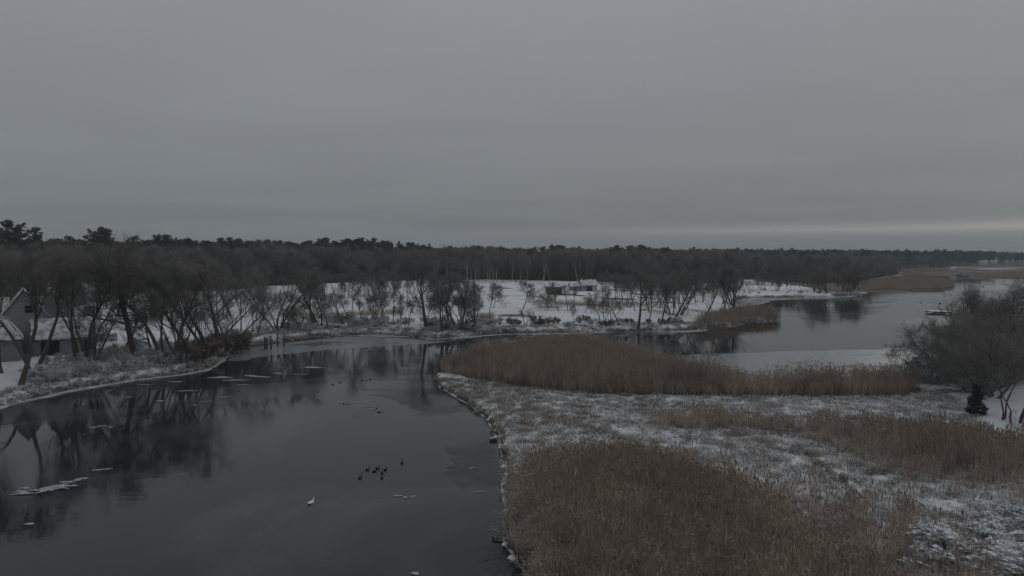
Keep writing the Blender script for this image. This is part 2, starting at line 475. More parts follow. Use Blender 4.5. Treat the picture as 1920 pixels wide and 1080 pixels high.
def zones(X, Y):
    """height, snow cover, straw share for points"""
    X = np.asarray(X, float); Y = np.asarray(Y, float)
    jag = np.clip(Y / 60, 0.6, 3)
    j = (wob(X, Y, 5.0, 1) * 0.35 + wob(X, Y, 1.9, 2) * 0.2) * jag * 0.55
    im, ii, ff = inside(main_poly, X, Y), inside(marsh_poly, X, Y), inside(far_marsh, X, Y)
    dm = seg_dist(main_shore, X, Y); di = seg_dist(marsh_shore, X, Y); df = seg_dist(far_marsh, X, Y, True)
    s_m = np.where(im, dm, -dm) + j * np.clip(dm / 2 + .4, 0, 1)
    s_i = np.where(ii, di, -di) + j
    s_f = np.where(ff, df, -df)
    flat = 1 - 0.85 * sstep(112, 140, X) * (1 - sstep(420, 600, Y))
    zm = (0.75 * sstep(-0.1, 2.6, s_m) + 0.7 * sstep(2, 20, s_m) + 1.9 * sstep(20, 130, s_m)) * flat + 9 * sstep(900, 2500, Y) * (s_m > 0)
    zm = np.where(s_m > 0, zm + 0.08 + 0.12 * wob(X, Y, 14, 3) * np.clip(s_m / 8, 0, 1), -0.9 * sstep(0, 4, -s_m) - 0.02)
    rise = 1.3 * sstep(34, 56, X - 0.12 * (Y - 60)) * sstep(30, 42, Y)
    zi = 0.34 * sstep(-0.05, 0.5, s_i) + (0.05 * wob(X, Y, 2.2, 4) + 0.06 * wob(X, Y, 7, 5)) * np.clip(s_i, 0, 1) + rise * np.clip(s_i / 6, 0, 1)
    ddt = np.minimum(seg_dist(ditch, X, Y), seg_dist(ditch2, X, Y) + 0.1)
    dt = 1 - sstep(0.05, 0.42 + 0.15 * wob(X, Y, 2.0, 19), ddt)
    zi = zi - 0.3 * dt
    zi = np.where(s_i > -0.02, zi, -0.9 * sstep(0, 4, -s_i) - 0.02)
    zf = np.where(s_f > 0, 0.5 * sstep(0, 1.5, s_f), -0.9)
    z = np.maximum(np.maximum(zm, zi), zf)
    # snow cover
    sm = 0.42 + 0.36 * sstep(0.4, 3.0, s_m) + 0.08 * wob(X, Y, 22, 6)
    scrub = sstep(0.35, 0.9, wob(X * 0.35, Y, 9, 9)) * sstep(6, 25, s_m) * (1 - sstep(110, 160, s_m)) * sstep(-25, 10, X)
    sm = sm - 0.55 * scrub
    forest = sstep(150, 190, Y + 0.0 * X)
    sm = np.where((X > 112) & (Y < 640), sm - 0.8 * (1 - sstep(640, 700, Y)) + 0.75 * sstep(0.1, 0.6, wob(X, Y * 2.2, 70, 23)) * sstep(300, 330, Y), sm)
    bm = 0.12 + 0.6 * scrub + np.where(X > 112, 0.6, 0)
    si = 0.76 + 0.14 * wob(X, Y, 1.6, 17) + 0.3 * sstep(33, 37, X - 0.12 * (Y - 48)) * sstep(40, 46, Y) * (1 - sstep(60, 66, Y)) - 0.22 * sstep(60, 68, Y) * sstep(30, 38, X) + 0.16 * wob(X, Y, 8, 7) - 0.9 * dt - 0.5 * (1 - sstep(0.1, 0.7, s_i))
    reed = inside(reed_far, X, Y) | inside(reed_mid, X, Y) | inside(reed_near, X, Y)
    si = np.where(reed, 0.12, si)
    bi = 0.55 - 0.5 * dt - 0.55 * (1 - sstep(0.1, 0.8, s_i))
    for wp in WOODS:
        w_ = inside(wp, X, Y); sm = np.where(w_, 0.1 + 0.12 * wob(X, Y, 10, 8), sm); bm = np.where(w_, 0.25, bm)
    sm = np.where(Y > 640, 0.16, sm); bm = np.where(Y > 600, 0.05, bm)
    mainland = zm >= zi
    sn = np.where(zf > 0, 0.05, np.where(mainland, sm, si)); br = np.where(zf > 0, 0.9, np.where(mainland, bm, bi))
    return z, np.clip(sn, 0, 1), np.clip(br, 0, 1), s_m, s_i


def axis(lo, hi, f0, step):
    v = [f0]
    while v[-1] < hi: v.append(v[-1] + step(v[-1]))
    w = [f0]
    while w[-1] > lo: w.append(w[-1] - step(w[-1]))
    return np.array(w[:0:-1] + v)


xs = axis(-6000, 6000, 0.0, lambda x: 0.42 + max(0, abs(x) - 55) * 0.035)
ys = axis(-60, 9000, 20.0, lambda y: 0.40 + max(0, y - 45) * 0.010 + max(0, 15 - y) * 0.1)
GX, GY = np.meshgrid(xs, ys)
GZ, GS, GB, _, _ = zones(GX, GY)
nx, ny = len(xs), len(ys)
idx = np.arange(nx * ny).reshape(ny, nx)
F = np.stack([idx[:-1, :-1].ravel(), idx[:-1, 1:].ravel(), idx[1:, 1:].ravel(), idx[1:, :-1].ravel()], 1)
me = mesh_np('ground', np.stack([GX.ravel(), GY.ravel(), GZ.ravel()], 1), F, (M['ground'],), smooth=True)
for nm, arr in (('snow', GS), ('brown', GB)):
    a = me.attributes.new(nm, 'FLOAT', 'POINT'); a.data.foreach_set('value', arr.ravel().astype(np.float32))
tag(obj('ground', me), kind='structure')

me = mesh_np('water', [(-6000, -60, 0), (6000, -60, 0), (6000, 9000, 0), (-6000, 9000, 0)], [(0, 1, 2, 3)], (M['water'],))
tag(obj('water', me), kind='structure')


def zat(x, y):
    return float(zones(np.array([x]), np.array([y]))[0][0])


def G(px, py):
    """photo pixel -> point on the ground"""
    z = 0.0
    for _ in range(5):
        p = P(px, py, z); z = max(zat(p.x, p.y), 0.0)
    return Vector((p.x, p.y, z))


# ------------------------------------------------------------------ ice
def ragged(pts, amp, sub, seed):
    r = np.random.default_rng(seed); o = []
    n = len(pts)
    for i in range(n):
        a = np.array(pts[i]); b = np.array(pts[(i + 1) % n])
        for k in range(sub):
            t = k / sub
            o.append(a + (b - a) * t + r.normal(0, amp, 2) * (1 if k else 0.4))
    return o


def slab(name, pts, z, th, mat, amp=0.25, sub=5, seed=1):
    o = ragged(pts, amp, sub, seed)
    return MB().poly([(p[0], p[1], z - th) for p in o], (0, 0, th)).build(name, mat)


sheets = [
    ('ice', [(425, 676), (452, 657), (500, 648), (560, 640), (640, 631), (700, 630), (800, 638), (838, 641), (800, 645), (700, 650), (610, 656), (545, 663), (470, 673), (438, 679)], 3),
    ('ice', [(1262, 668), (1330, 664), (1450, 659), (1600, 656), (1700, 652), (1722, 668), (1694, 702), (1672, 724), (1500, 735), (1330, 730), (1270, 712), (1215, 696)], 4),
    ('ice', [(1374, 566), (1400, 559.5), (1520, 558.5), (1450, 564), (1415, 573), (1392, 583), (1380, 578)], 5),
    ('ice_wet', [(-60, 800), (-60, 770), (0, 766), (120, 737), (230, 718), (340, 704), (420, 678), (500, 676), (600, 690), (640, 700), (520, 716), (400, 726), (300, 742), (200, 764), (100, 786), (0, 797)], 6),
    ('ice_wet', [(610, 690), (720, 676), (812, 690), (808, 712), (830, 735), (880, 772), (908, 800), (926, 835), (940, 880), (940, 930), (945, 975), (938, 1005), (955, 1050), (985, 1100), (930, 1090), (905, 1030), (890, 985), (868, 930), (850, 880), (838, 840), (815, 805), (780, 768), (735, 748), (690, 735), (650, 722), (620, 708)], 7),
    ('ice_wet', [(1480, 575), (1600, 566), (1690, 560), (1640, 590), (1560, 606), (1500, 598)], 8),
]
for k, (mt, pts, sd) in enumerate(sheets):
    tag(slab('ice_sheet', W(pts), 0.012 + 0.004 * k, 0.008, M[mt], 0.30, 7, sd), kind='structure')


def rim(px, w0, w1, seed, side=1):
    """snow-covered rim of ice along a shore"""
    r = np.random.default_rng(seed)
    c = np.array(W(px)); pts = []
    for i in range(len(c) - 1):
        L = np.linalg.norm(c[i + 1] - c[i]); n = max(2, int(L / 0.9))
        for t in range(n): pts.append(c[i] + (c[i + 1] - c[i]) * t / n)
    pts = np.array(pts)
    d = np.gradient(pts, axis=0); nrm = np.stack([d[:, 1], -d[:, 0]], 1); nrm /= np.linalg.norm(nrm, axis=1)[:, None] + 1e-9
    q = np.convolve(r.normal(0, 1, len(pts) + 8), np.ones(9) / 3.0, 'valid')
    w = w0 + (w1 - w0) * np.clip(0.40 + 0.42 * q + r.normal(0, 0.10, len(pts)), -0.3, 1.2)
    mb = MB(); a = pts - nrm * 0.25 * side; b = pts + nrm * w[:, None] * side
    V = [(*p, 0.045) for p in a] + [(*p, 0.05) for p in b] + [(*p, -0.03) for p in b]
    n = len(pts); Fs = []
    for i in range(n - 1):
        Fs.append((i, i + 1, n + i + 1, n + i)); Fs.append((n + i, n + i + 1, 2 * n + i + 1, 2 * n + i))
    mb.add(V, Fs)
    return tag(mb.build('shore_ice', M['ice_white']), kind='structure')


rim([(-60, 783), (0, 766), (60, 750), (120, 735), (175, 725), (230, 717), (290, 709), (340, 703), (385, 695), (405, 685), (425, 669), (450, 656)], 0.02, 0.7, 21)
rim([(640, 630), (700, 629), (755, 631), (800, 637), (850, 635), (900, 630), (940, 627), (1000, 626), (1100, 625), (1190, 624), (1260, 622), (1330, 619)], 0.0, 1.2, 22)
rim([(950, 866), (934, 825), (914, 791), (886, 764), (855, 744), (822, 725)][::-1], 0.0, 0.25, 23, side=1)
rim([(982, 1078), (962, 1045), (944, 1010), (952, 965), (944, 910), (950, 868)][::-1], 0.0, 0.3, 24, side=1)
rim([(1385, 561), (1430, 559), (1500, 558), (1560, 558), (1600, 554), (1615, 548)], 0.1, 2.0, 25)


def shard(seed, n=15):
    r = np.random.default_rng(seed); ph = r.uniform(0, 6.28, 3)
    pts = []
    for i in range(n):
        a = 6.283 * i / n
        q = 1 + 0.35 * math.sin(2 * a + ph[0]) + 0.25 * math.sin(3 * a + ph[1]) + r.normal(0, 0.13)
        pts.append((math.cos(a) * q, math.sin(a) * q * 0.5 + 0.25 * math.cos(a), -0.015))
    return MB().poly(pts, (0, 0, 0.02)).mesh('ice_shard', M['ice_floe'])


SHARDS = [shard(300 + k) for k in range(8)]


def floe(px, py, w, d, label, seed, group='broken ice pieces floating on the river', shards=1, rot=0.0):
    r = random.Random(seed); p = P(px, py)
    if shards == 1:
        o = obj('ice_floe', r.choice(SHARDS), loc=(p.x, p.y, 0.03), rot=(0, 0, r.uniform(-0.4, 0.4)), scl=(w / 2, d / 2, 1))
        return tag(o, label, 'ice floe', group)
    e = empty('ice_floe', (p.x, p.y, 0), rot)
    for k in range(shards):
        u = r.uniform(-0.5, 0.5) if k % 3 else r.gauss(0, 0.2)
        v = r.gauss(0, 0.14) + 0.28 * math.sin(u * 6 + seed)
        q = (1 - abs(u)) * r.uniform(0.10, 0.24)
        obj('ice_shard', r.choice(SHARDS), e, (u * w, v * d, 0.024 + 0.0022 * k), (0, 0, r.uniform(-0.5, 0.5)), (w * q * 0.6, d * q * 0.7, 1))
    return tag(e, label, 'ice floe', group)


floe(88, 916, 3.7, 2.4, 'largest raft of broken white ice floating low on the dark river', 31, shards=26, rot=0.12)
floe(190, 881, 1.0, 0.5, 'short white ice sliver floating above the large ice raft', 32)
floe(188, 801, 2.2, 1.2, 'white ice strip floating off the left bank below the oak', 33, shards=11, rot=0.25)
floe(55, 983, 0.6, 0.4, 'small ice scrap floating below the large ice raft', 34)
floe(756, 931, 1.2, 1.4, 'zigzag piece of pale ice floating below the dark geese', 35, shards=6, rot=0.5)
floe(778, 1076, 0.5, 0.4, 'pale ice scrap at the bottom edge of the river', 36)
floe(885, 878, 0.35, 0.3, 'tiny ice scrap floating near the marsh bank', 37)
floe(897, 923, 0.6, 0.2, 'thin ice sliver floating near the marsh bank beside the snowy notch', 38)
for k, (x, y, w) in enumerate([(410, 708, 3), (440, 713, 2.4), (480, 706, 3), (585, 689, 3), (350, 733, 1.6), (330, 716, 1.6), (270, 722, 1.3), (300, 752, 1.1),
                               (520, 700, 1.6), (455, 722, 1.2), (420, 745, .8), (385, 753, .8), (365, 760, .7), (560, 702, 1.4), (240, 745, .9), (655, 757, .8), (700, 768, .8), (690, 763, .6), (712, 772, .6), (670, 781, .5), (640, 756, .6)]):
    floe(x, y, w, w * 0.45, 'small flat white ice scrap floating between the banks', 40 + k, 'scattered small ice scraps')

# ------------------------------------------------------------------ tree building
def frame(d):
    a = np.cross(d, (0, 0, 1.0))
    n = np.linalg.norm(a)
    a = np.array((1.0, 0, 0)) if n < 1e-3 else a / n
    return a, np.cross(d, a)


class TreeMesh:
    def __init__(s, seed):
        s.r = np.random.default_rng(seed)
        s.tubes = {0: [], 1: []}        # 0 trunk and limbs, 1 crown
        s.tw = []                       # twigs p0, p1, r

    def branch(s, p, d, L, r0, r1, n, wander, up, part):
        pts = [np.array(p, float)]; d = np.array(d, float)
        for i in range(n):
            d = d + s.r.normal(0, wander, 3) + np.array((0, 0, up))
            d /= np.linalg.norm(d)
            pts.append(pts[-1] + d * L / n)
        pts = np.array(pts); rad = np.linspace(r0, r1, n + 1)
        s.tubes[part].append((pts, rad))
        return pts, rad

    def side(s, d, ang):
        a, b = frame(d / np.linalg.norm(d)); t = s.r.uniform(0, 6.283)
        v = d / np.linalg.norm(d) * math.cos(ang) + (a * math.cos(t) + b * math.sin(t)) * math.sin(ang)
        return v

    def twigs(s, pts, n, l0, l1, r, up=0.15, spread=0.9):
        k = s.r.uniform(0.15, 1.0, n) * (len(pts) - 1); i = np.minimum(k.astype(int), len(pts) - 2); f = (k - i)[:, None]
        p = pts[i] * (1 - f) + pts[i + 1] * f
        d = pts[i + 1] - pts[i]; d = d / (np.linalg.norm(d, axis=1)[:, None] + 1e-9)
        v = d + s.r.normal(0, spread * 0.6, (n, 3)); v[:, 2] += up
        v /= np.linalg.norm(v, axis=1)[:, None]
        q = p + v * s.r.uniform(l0, l1, n)[:, None]
        s.tw.append((p, q, np.full(n, r)))

    def meshes(s, name, m_trunk, m_crown):
        out = []
        for part, mat in ((0, m_trunk), (1, m_crown)):
            V, F = [], []; nb = 0
            for pts, rad in s.tubes[part]:
                ns = 6 if rad[0] > 0.09 else (4 if rad[0] > 0.03 else 3)
                d = np.gradient(pts, axis=0); m = len(pts)
                a, b = frame(d.mean(0) / (np.linalg.norm(d.mean(0)) + 1e-9))
                an = np.arange(ns) * 6.283 / ns
                ring = np.cos(an)[:, None] * a + np.sin(an)[:, None] * b
                V.append((pts[:, None, :] + ring[None] * rad[:, None, None]).reshape(-1, 3))
                i0 = (np.arange(m - 1)[:, None] * ns + np.arange(ns)[None]).ravel()
                i1 = (np.arange(m - 1)[:, None] * ns + (np.arange(ns)[None] + 1) % ns).ravel()
                F.append(np.stack([i0, i1, i1 + ns, i0 + ns], 1) + nb); nb += m * ns
            if part == 1 and s.tw:
                p = np.concatenate([t[0] for t in s.tw]); q = np.concatenate([t[1] for t in s.tw]); r = np.concatenate([t[2] for t in s.tw])
                d = q - p; d /= np.linalg.norm(d, axis=1)[:, None] + 1e-9
                a = np.cross(d, s.r.normal(0, 1, d.shape)); a /= np.linalg.norm(a, axis=1)[:, None] + 1e-9
                b = np.cross(d, a)
                c = [p + (a * math.cos(t) + b * math.sin(t)) * r[:, None] for t in (0, 2.094, 4.189)]
                n = len(p); tip = q
                # a thin blade-like three-sided spike: the last corner repeated makes quads of triangles
                V.append(np.stack(c + [tip], 1).reshape(-1, 3))
                k = np.arange(n) * 4 + nb
                T = np.concatenate([np.stack([k, k + 1, k + 3], 1), np.stack([k + 1, k + 2, k + 3], 1), np.stack([k + 2, k, k + 3], 1)])
                s.T = T
            else:
                s.T = None
            V = np.concatenate(V) if V else np.zeros((0, 3))
            Q = np.concatenate(F) if F else np.zeros((0, 4), int)
            # split the quads so that all faces are triangles
            tri = np.concatenate([Q[:, [0, 1, 2]], Q[:, [0, 2, 3]]]) if len(Q) else np.zeros((0, 3), int)
            if s.T is not None: tri = np.concatenate([tri, s.T])
            out.append(mesh_np(name + ('_trunk', '_crown')[part], V, tri, (mat,), smooth=(part == 0)))
        return out


def grow(name, seed, H=10.0, stems=1, lean=0.08, r0=0.17, start=0.32, limbs=11, limb_len=0.42, ang=(0.45, 0.95), up=0.13,
         sub=8, subsub=4, twn=4, tw_r=0.0062, tw_len=(0.4, 1.25), wander=0.09, spread_base=0.25, crown='twig', bark='bark', vase=0.0, thin=1.0):
    t = TreeMesh(seed); r = t.r
    for s in range(stems):
        a = 6.283 * s / stems + r.uniform(-0.5, 0.5)
        tilt = lean * r.uniform(0.6, 1.4) + vase * r.uniform(0.6, 1.2)
        d = np.array((math.cos(a) * tilt, math.sin(a) * tilt, 1.0))
        p0 = np.array((math.cos(a), math.sin(a), 0)) * (spread_base * (stems > 1)) + np.array((0, 0, -0.25))
        h = H * r.uniform(0.82, 1.0) if s else H
        rr = r0 * (r.uniform(0.65, 1.0) if s else 1.0)
        pts, rad = t.branch(p0, d, h * 0.9, rr, rr * 0.16, 10, wander, 0.03, 0)
        rad[0] = rr * 1.35
        for k in range(limbs):
            u = start + (0.97 - start) * (k + r.uniform(0, 1)) / limbs
            j = u * 10; i = min(int(j), 9); f = j - i
            p = pts[i] * (1 - f) + pts[i + 1] * f
            dd = pts[i + 1] - pts[i]
            v = t.side(dd, r.uniform(*ang))
            L = H * limb_len * (1.05 - 0.62 * (u - start) / (1 - start)) * r.uniform(0.6, 1.15)
            rl = max(rad[i] * r.uniform(0.4, 0.62), 0.022)
            lp, lr = t.branch(p, v, L, rl, rl * 0.25, 6, 0.22, up, 0)
            for k2 in range(sub):
                u2 = 0.15 + 0.85 * (k2 + r.uniform(0, 1)) / sub; j2 = u2 * 6; i2 = min(int(j2), 5); f2 = j2 - i2
                p2 = lp[i2] * (1 - f2) + lp[i2 + 1] * f2
                v2 = t.side(lp[i2 + 1] - lp[i2], r.uniform(0.45, 1.0)); v2[2] += 0.18
                L2 = L * r.uniform(0.35, 0.72) * (1.1 - 0.45 * u2)
                r2 = max(min(lr[i2] * 0.6, 0.035), 0.013) * thin
                bp, br = t.branch(p2, v2, L2, r2, 0.008, 4, 0.18, 0.05, 1)
                for k3 in range(subsub):
                    u3 = r.uniform(0.25, 1.0); j3 = u3 * 4; i3 = min(int(j3), 3)
                    p3 = bp[i3] + (bp[i3 + 1] - bp[i3]) * (j3 - i3)
                    v3 = t.side(bp[i3 + 1] - bp[i3], r.uniform(0.35, 0.9)); v3[2] += 0.1
                    cp, _ = t.branch(p3, v3, L2 * r.uniform(0.35, 0.7), 0.010 * thin, 0.006, 2, 0.15, 0.04, 1)
                    t.twigs(cp, twn, tw_len[0], tw_len[1], tw_r)
                t.twigs(bp, twn, tw_len[0], tw_len[1], tw_r)
    return t.meshes(name, M[bark], M[crown])


def pine_meshes(name, seed, H=17.0, crown_from=0.45, spread=3.2, dens=1.0, cone=False):
    t = TreeMesh(seed); r = t.r
    pts, rad = t.branch((0, 0, -0.3), (r.normal(0, 0.03), r.normal(0, 0.03), 1), H, H * 0.017, 0.03, 10, 0.03, 0.02, 0)
    C = []; Ws = []
    nb = int((46 if cone else 40) * dens)
    for k in range(nb):
        u = crown_from + (0.99 - crown_from) * (k + r.uniform(0, 1)) / nb
        j = u * 10; i = min(int(j), 9)
        p = pts[i] + (pts[i + 1] - pts[i]) * (j - i)
        w = (1 - u) / (1 - crown_from)
        L = spread * ((w ** 1.1) * 1.0 + 0.06 if cone else (0.16 + 0.95 * math.sin(math.pi * min(w * 0.62 + 0.06, 1)) ** 0.9)) * r.uniform(0.5, 1.15)
        a = r.uniform(0, 6.283)
        v = np.array((math.cos(a), math.sin(a), (0.95 - 0.75 * w) if not cone else (0.12 - 0.40 * w)))
        bp, _ = t.branch(p, v, L, 0.05, 0.015, 4, 0.10, 0.05, 0)
        m = max(4, int(L * (4.6 if cone else 5.0)))
        for q in range(m):
            f = r.uniform(0.3, 1.05); jj = min(f, 1) * 4; ii = min(int(jj), 3)
            c = bp[ii] + (bp[ii + 1] - bp[ii]) * (jj - ii) + r.normal(0, 0.16 if cone else 0.3, 3)
            C.append(c); Ws.append(r.uniform(0.28, 0.55))
    C = np.array(C); Ws = np.array(Ws)
    nt = 22
    # needle sprays: slim triangles radiating from each clump
    c = np.repeat(C, nt, 0); w = np.repeat(Ws, nt)[:, None]
    n = len(c)
    d = r.normal(0, 1, (n, 3)); d[:, 2] = np.abs(d[:, 2]) * 0.7 - 0.1; d /= np.linalg.norm(d, axis=1)[:, None]
    s = np.cross(d, r.normal(0, 1, (n, 3))); s /= np.linalg.norm(s, axis=1)[:, None]
    o = c + r.normal(0, 0.12, (n, 3))
    V = np.stack([o - s * w * 0.17, o + s * w * 0.17, o + d * w], 1).reshape(-1, 3)
    crown = mesh_np(name + '_crown', V, np.arange(n * 3).reshape(-1, 3), (M['needle'],))
    tr, _ = t.meshes(name, M['bark_dark'], M['needle'])
    return [tr, crown]


TREES = {
    'oak': grow('oak', 1, r0=0.27, start=0.34, limbs=12, limb_len=0.52, ang=(0.55, 1.1), wander=0.10),
    'oak2': grow('oak2', 2, r0=0.22, start=0.36, limbs=12, limb_len=0.46, ang=(0.6, 1.1), wander=0.12),
    'vase': grow('vase', 3, stems=4, vase=0.38, r0=0.17, start=0.38, limbs=7, limb_len=0.34, sub=6, subsub=5, spread_base=0.2),
    'pair': grow('pair', 4, stems=2, vase=0.12, r0=0.18, start=0.46, limbs=9, limb_len=0.36),
    'slim': grow('slim', 5, r0=0.15, start=0.48, limbs=12, limb_len=0.32, wander=0.11, lean=0.12),
    'slim2': grow('slim2', 6, r0=0.165, start=0.45, limbs=12, limb_len=0.36, wander=0.13, lean=0.2),
    'leaner': grow('leaner', 7, r0=0.19, start=0.52, limbs=10, limb_len=0.33, wander=0.08, lean=0.24),
    'clump': grow('clump', 8, stems=6, vase=0.2, r0=0.11, start=0.42, limbs=6, limb_len=0.28, sub=5, subsub=5, spread_base=0.6),
    'oak3': grow('oak3', 41, r0=0.2, start=0.3, limbs=13, limb_len=0.44, ang=(0.5, 1.2), wander=0.16, up=0.08),
    'vase2': grow('vase2', 42, stems=3, vase=0.3, r0=0.15, start=0.34, limbs=8, limb_len=0.38, sub=6, subsub=5, spread_base=0.15, wander=0.14),
    'clump2': grow('clump2', 43, stems=5, vase=0.12, r0=0.08, start=0.35, limbs=7, limb_len=0.26, sub=5, subsub=5, spread_base=0.5, wander=0.13),
    'slim3': grow('slim3', 44, r0=0.12, start=0.36, limbs=14, limb_len=0.30, wander=0.15, lean=0.1, ang=(0.5, 1.2), up=0.05),
    'round2': grow('round2', 45, r0=0.14, start=0.2, limbs=16, limb_len=0.40, ang=(0.6, 1.15), up=0.10, sub=8, subsub=6, twn=6),
    'round': grow('round', 9, r0=0.15, start=0.22, limbs=18, limb_len=0.34, ang=(0.5, 0.9), up=0.20, sub=8, subsub=6, twn=6),
    'birch': grow('birch', 10, r0=0.12, start=0.45, limbs=12, limb_len=0.24, ang=(0.4, 0.8), wander=0.04, lean=0.05, bark='bark_pale'),
    'birch2': grow('birch2', 12, r0=0.11, start=0.5, limbs=11, limb_len=0.22, ang=(0.4, 0.8), wander=0.05, lean=0.08, bark='bark_pale'),
    'wide': grow('wide', 13, stems=3, vase=0.5, r0=0.16, start=0.2, limbs=11, limb_len=0.46, ang=(0.7, 1.2), up=0.05, sub=7, subsub=4, twn=5, bark='bark_grey', crown='twig_grey'),
}
SHRUBS = {
    'shrub_snow': grow('shrub_snow', 21, H=2.0, stems=7, vase=0.7, r0=0.025, start=0.15, limbs=6, limb_len=0.4, sub=4, subsub=3, twn=5, tw_r=0.012, tw_len=(0.12, 0.35), spread_base=0.35, crown='twig_snow', bark='twig_snow', thin=0.8),
    'shrub_snow2': grow('shrub_snow2', 22, H=1.7, stems=8, vase=0.9, r0=0.022, start=0.1, limbs=6, limb_len=0.45, sub=4, subsub=3, twn=5, tw_r=0.012, tw_len=(0.12, 0.35), spread_base=0.5, crown='twig_snow', bark='twig_snow', thin=0.8),
    'shrub_laden': grow('shrub_laden', 26, H=1.8, stems=9, vase=0.85, r0=0.035, start=0.15, limbs=6, limb_len=0.42, sub=4, subsub=3, twn=5, tw_r=0.010, tw_len=(0.12, 0.32), spread_base=0.4, crown='twig_snow', bark='bark', thin=1.0),
    'shrub': grow('shrub', 23, H=2.4, stems=8, vase=0.5, r0=0.025, start=0.15, limbs=6, limb_len=0.36, sub=4, subsub=4, twn=6, tw_r=0.009, tw_len=(0.15, 0.45), spread_base=0.4, crown='twig', bark='bark', thin=0.8),
    'shrub2': grow('shrub2', 24, H=2.2, stems=9, vase=0.7, r0=0.022, start=0.12, limbs=6, limb_len=0.4, sub=4, subsub=4, twn=6, tw_r=0.009, tw_len=(0.15, 0.45), spread_base=0.6, crown='twig_red', bark='bark', thin=0.8),
}
PINES = {
    'pine': pine_meshes('pine', 31, 17, 0.42, 3.4), 'pine2': pine_meshes('pine2', 32, 17, 0.35, 3.0), 'pine3': pine_meshes('pine3', 33, 17, 0.5, 3.8),
    'cedar': pine_meshes('cedar', 34, 6, 0.05, 2.1, 1.3, True), 'spire': pine_meshes('spire', 35, 17, 0.25, 2.6, 1.2, True),
}
NOM = {k: 10.0 for k in TREES}
NOM.update(shrub_laden=1.8, shrub_snow=2.0, shrub_snow2=1.7, shrub=2.4, shrub2=2.2, pine=17, pine2=17, pine3=17, cedar=6, spire=17)
ALL = {**TREES, **SHRUBS, **PINES}


def snow_blobs(crown, n, seed, lo, hi):
    """pads of snow caught along the branches"""
    r = np.random.default_rng(seed)
    co = np.empty(len(crown.vertices) * 3, np.float32); crown.vertices.foreach_get('co', co); co = co.reshape(-1, 3)
    cen = co[r.choice(len(co), n // 7)]
    c = np.repeat(cen, 7, 0) + r.normal(0, 0.085, (len(cen) * 7, 3)) * (1, 1, 0.35)
    m = len(c); s = r.uniform(lo, hi, m)
    u = np.array([(1, 0, 0), (0, 1, 0), (-1, 0, 0), (0, -1, 0), (0.1, 0.1, 0.6), (0, 0, -0.4)], float)
    V = c[:, None, :] + (u[None] + r.normal(0, 0.18, (m, 6, 3))) * s[:, None, None]
    f = np.array([(0, 1, 4), (1, 2, 4), (2, 3, 4), (3, 0, 4), (1, 0, 5), (2, 1, 5), (3, 2, 5), (0, 3, 5)])
    return mesh_np('snow_pads', V.reshape(-1, 3), (f[None] + np.arange(m)[:, None, None] * 6).reshape(-1, 3), (M['snow'],))


LADEN_SNOW = snow_blobs(SHRUBS['shrub_laden'][1], 1700, 5, 0.035, 0.095)


def plant(kind, p, Ht, rz, label, group=None, name='bare_tree', cat='tree', wide=1.0, tilt=None):
    s = Ht / NOM[kind]
    e = empty(name, p, rz, (s * wide * random.uniform(0.9, 1.15), s * wide * random.uniform(0.9, 1.15), s))
    e.rotation_euler = (random.gauss(0, 0.045), random.gauss(0, 0.045), rz)
    tr, cr = ALL[kind]
    shrub = kind.startswith('shrub')
    obj('stem' if shrub else 'trunk', tr, e); obj('branches' if shrub else 'crown', cr, e)
    if kind == 'shrub_laden': tag(obj('snow', LADEN_SNOW, e), kind='stuff')
    return tag(e, label, cat, group)


def by_pixel(kind, px, py, top, label, group=None, rz=None, **k):
    p = G(px, py)
    ht = H_CAM - (top - HOR) * p.y / FPX - p.z
    return plant(kind, p, max(ht, 0.4), random.uniform(0, 6.28) if rz is None else rz, label, group, **k)


